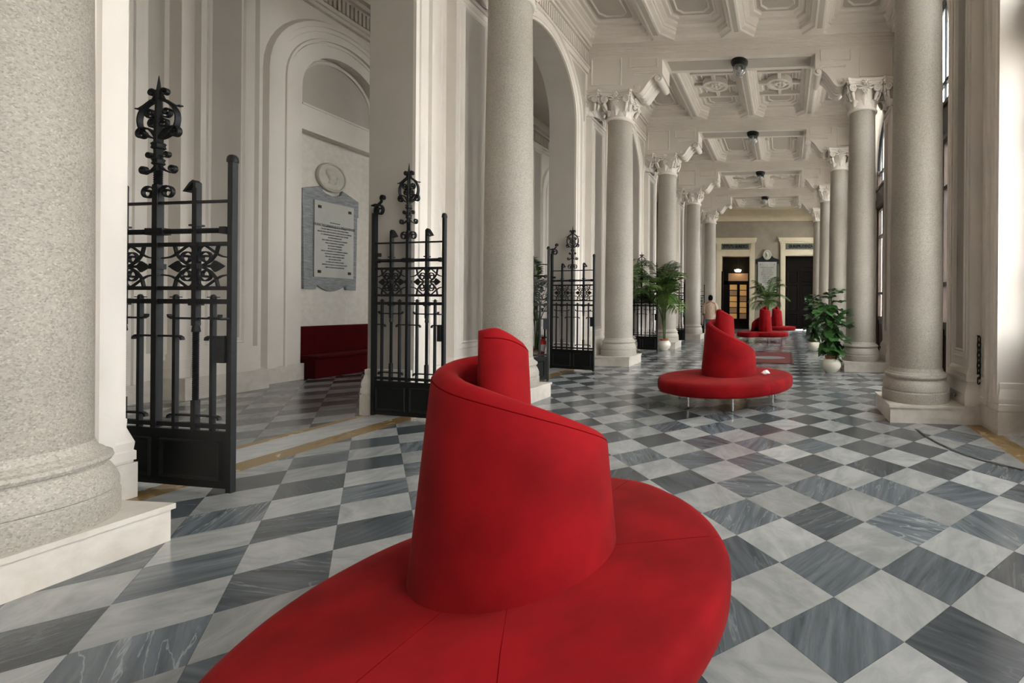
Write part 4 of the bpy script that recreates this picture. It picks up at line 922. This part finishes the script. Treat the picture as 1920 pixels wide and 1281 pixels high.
def palm(label, loc, h, n, seed, spread=1., base=.45, avoid=None):
    rr = random.Random(seed); t = thing('potted_palm', label, 'plant', loc, rr.uniform(0, 6), 'potted palms among the gates')
    p = link('ceramic_pot', pot_m, t); link('clay_pot', inner_m, p); link('soil', soil_m, p)
    for k in range(4):
        a = 2*PI*k/4; m = MB(); top = h*base + rr.uniform(-.1, .15)
        m.tube([(.03*math.cos(a), .03*math.sin(a), .36), (.05*math.cos(a), .05*math.sin(a), top*.6), (.07*math.cos(a), .07*math.sin(a), top + .1)], [.02, .016, .010], 6); m.build('cane', 'palm_leaf', t, True)
    for i in range(n):
        a = i*2.4 + rr.uniform(-.3, .3)
        if avoid is not None:                          # fronds grow away from the column next to the pot
            d = (a + t.rotation_euler.z - math.radians(avoid[0]) + PI) % (2*PI) - PI
            if abs(d) < avoid[1]: a += math.copysign(avoid[1] + .25*rr.random(), d) - d*.6
        z = h*base*(.55 + .55*(i % 4)/3); s = (h - z)/1.5*rr.uniform(.8, 1.05)
        link('frond', FR[i % 3], t, (.05*math.cos(a), .05*math.sin(a), z), (0, rr.uniform(-.15, .2), a), (s*spread, s*spread, s*rr.uniform(.8, 1)))
palm('leafy potted palm by the gate, between the third and fourth columns', (-4.28, 15.72, 0), 3.45, 26, 11, .68, .42, (60, 1.7))
palm('potted palm peeking out behind the third gate-side column', (-4.82, 12.95, 0), 3.15, 14, 12, .66, .62, (-85, 1.1))
palm('dark potted palm in front of the end wall tablet', (-1.12, 28.4, 0), 3.7, 18, 13, .75, .5)
palm('potted palm glimpsed in the inner hall beside the fire extinguisher', (-6.55, 11.45, 0), 3.1, 11, 14, .7, .5, (0, 1.2))

# ------------------------------------------------------------------ smaller things
t = thing('floor_mat', 'dark red entrance mat with grey oval mark, behind the tissue sofa', 'mat', (0, 0, 0))
mb = MB(); mb.box(-2.3, 12.4, .002, .24, 15.4, .016); mb.build('mat_body', 'mat_red', t)
mb = MB(); mb.prism([(-.52 + .52*math.cos(2*PI*k/36), 13.75 + .36*math.sin(2*PI*k/36)) for k in range(36)], lambda u, v, d: (u, v, d), .016, .018); mb.build('oval_mark', 'mat_grey', t)
mb = MB(); F = lambda u, v, d: (u, v, .016 + d); mb.frame(F, -2.27, 12.43, .21, 15.37, .05, .004); mb.build('mat_edge', 'rubber', t)
t = thing('fire_extinguisher', 'red fire extinguisher on a stand inside the hall, beside the edge-on gate', 'extinguisher', (-6.13, 10.98, 0))
MB().lathe([(.07, .27), (.085, .285), (.088, .30), (.088, .62), (.075, .66), (.04, .685), (.028, .70)], 22).build('cylinder', 'red_paint', t, True, 45)
mb = MB(); mb.lathe([(.0885, .38), (.0885, .56)], 22); mb.build('paper_label', 'white_label', t, True)
mb = MB(); mb.lathe([(.028, .70), (.03, .74), (.02, .75)], 12); mb.box(-.012, -.10, .74, .012, .05, .76); mb.box(-.012, -.11, .78, .012, .03, .795); mb.build('valve', 'black_plastic', t)
mb = MB(); mb.tube(catmull([(0, .03, .73), (.10, .06, .72), (.13, .03, .55), (.11, .02, .36)], 6), .012, 7); mb.build('hose', 'black_plastic', t, True)
mb = MB(); mb.box(-.15, -.10, 0, .15, .16, .02); mb.box(-.015, .09, .02, .015, .12, .95); mb.box(-.06, -.06, .25, .06, .12, .27); mb.build('stand', 'black_plastic', t)
# chain on the pilaster
t = thing('wall_chain', 'black iron chain hanging against the white pilaster near the windows', 'chain', (2.605, 6.355, 0))
MB().tube([(0, .05, 1.18), (0, -.01, 1.18), (0, -.015, 1.165)], .010, 8).build('hook', 'iron', t, True)
def link_mesh():
    P_ = [(.022*math.cos(a), 0, .022*math.sin(a) + (.024 if math.sin(a) > 0 else -.024)) for a in [2*PI*k/20 for k in range(20)]]
    return MB().tube(P_, .0085, 8, closed=True).mesh('chain_link', 'iron', True)
lk = link_mesh()
for k in range(9): link('chain_link', lk, t, (0, 0, 1.13 - k*.069), (0, 0, .5 + (PI/2 if k % 2 else 0)))
t = thing('door_catch', 'small metal door catch fixed low on the white pilaster base', 'door catch', (2.40, 6.62, .34))
MB().lathe([(.001, 0), (.035, 0), (.035, .012), (.015, .016)], 14).build('rosette', 'chrome', t, True).rotation_euler = (0, -PI/2, 0)
MB().tube([(0, 0, 0), (-.05, 0, .01), (-.07, -.03, .02), (-.06, -.06, .03)], .009, 8).build('hook', 'chrome', t, True)
MB().tube([(-.045, -.045, -.02), (-.05, .045, .005)], .010, 8).build('lever', 'chrome', t, True)
# ------------------------------------------------------------------ the person walking away
t = thing('person', 'person with dark hair in tan shirt and jeans walking away from the camera', 'person', (-3.31, 19.75, 0), math.radians(8), scale=1.06)
def skin_mesh(name, V_, E_, R_, m, parent, sub=2):
    me = bpy.data.meshes.new(name); me.from_pydata(V_, E_, []); me.materials.append(MAT[m]); o = link(name, me, parent)
    mod = o.modifiers.new('skin', 'SKIN'); sv = me.skin_vertices[0].data
    for i, r in enumerate(R_): sv[i].radius = r if isinstance(r, tuple) else (r, r)
    sv[0].use_root = True
    s = o.modifiers.new('sub', 'SUBSURF'); s.levels = sub; s.render_levels = sub
    return o
K = 1.05
V_ = [(0,0,1.0),(0,.0,1.2),(0,.01,1.42),(0,.0,1.60),(0,.01,1.66),(0,.03,1.75),(0,.03,1.86),  # spine, neck, head
      (-.19,.0,1.56),(-.25,.0,1.28),(-.25,.08,1.02),(-.245,.11,.92),(.19,0,1.56),(.26,-.02,1.29),(.28,.04,1.04),(.28,.07,.94),
      (-.10,0,.95),(-.11,.06,.52),(-.11,-.04,.10),(-.11,.10,.05),(.10,0,.95),(.11,-.02,.52),(.11,-.14,.12),(.11,.0,.05)]
E_ = [(0,1),(1,2),(2,3),(3,4),(4,5),(5,6),(3,7),(7,8),(8,9),(9,10),(3,11),(11,12),(12,13),(13,14),(0,15),(15,16),(16,17),(17,18),(0,19),(19,20),(20,21),(21,22)]
R_ = [.15,.14,.16,.09,.055,.09,.075,.06,.05,.04,.036,.06,.05,.04,.036,.10,.07,.05,.04,.10,.07,.05,.04]
n0 = len(V_)
for hnd, sx in ((10, -1), (14, 1)):
    bx, by, bz = V_[hnd]
    for k, (dy, ln) in enumerate(((-.03, .075), (-.01, .085), (.01, .08), (.03, .065), (.045, .05))):
        V_ += [(bx + sx*.004, by + dy, bz - .05 + (.03 if k == 4 else 0)), (bx - sx*.004, by + dy*1.2 + (.02 if k == 4 else .008), bz - .05 - ln + (.03 if k == 4 else 0))]
        E_ += [(hnd, len(V_)-2), (len(V_)-2, len(V_)-1)]; R_ += [.010, .008]
skin_mesh('body', [tuple(c for c in v) for v in V_], E_, R_, 'skin', t)
def ell(cx, cy, z, a, b, n=20): return [(cx + a*math.cos(2*PI*k/n), cy + b*math.sin(2*PI*k/n), z) for k in range(n)]
mb = MB(); mb.loft([ell(0, 0, .93, .215, .165), ell(0, 0, 1.05, .205, .155), ell(0, 0, 1.22, .20, .15), ell(0, 0, 1.40, .225, .155), ell(0, 0, 1.52, .235, .14), ell(0, 0, 1.58, .18, .11), ell(0, 0, 1.63, .085, .08)], cap0=False)
shirt = mb.build('shirt', 'shirt', t, True)
for s, A in ((-1, [(-.17, 0, 1.57), (-.235, 0, 1.45), (-.26, .0, 1.28), (-.262, .02, 1.18)]), (1, [(.17, 0, 1.57), (.235, -.01, 1.45), (.268, -.02, 1.28), (.275, .0, 1.18)])):
    mb = MB(); mb.tube(A, [.085, .085, .08, .085], 12); mb.build('sleeve', 'shirt', shirt, True)
for s, L in ((-1, [(-.09, 0, 1.0), (-.10, .03, .75), (-.11, .06, .52), (-.11, .0, .25), (-.11, -.04, .08)]), (1, [(.09, 0, 1.0), (.10, -.01, .75), (.11, -.02, .52), (.11, -.09, .25), (.11, -.14, .10)])):
    mb = MB(); mb.tube(L, [.125, .11, .09, .08, .075], 14); mb.build('trouser_leg', 'denim', t, True)
    fx, fy, fz = L[-1]; mb = MB(); mb.loft([ell(fx, fy + .04 + dy, z, a, b) for z, a, b, dy in ((0, .05, .13, .03), (.03, .055, .135, .03), (.06, .05, .11, .0), (.10, .045, .06, -.03))]); mb.build('shoe', 'black_plastic', t, True)
mb = MB(); mb.loft([ell(0, .02, 1.70, .05, .05), ell(0, .01, 1.74, .085, .09), ell(0, .015, 1.80, .098, .108), ell(0, .02, 1.87, .095, .105), ell(0, .025, 1.92, .07, .08), ell(0, .03, 1.945, .02, .03)])
mb.build('hair', 'hair', t, True)

# ------------------------------------------------------------------ drawing units -> metres
for o in list(sc.objects):
    if o.parent is None:
        o.location = o.location * S
        if o.type == 'LIGHT':
            if o.data.type == 'AREA': o.data.size *= S; o.data.size_y *= S
        elif o.type != 'CAMERA': o.scale = o.scale * S
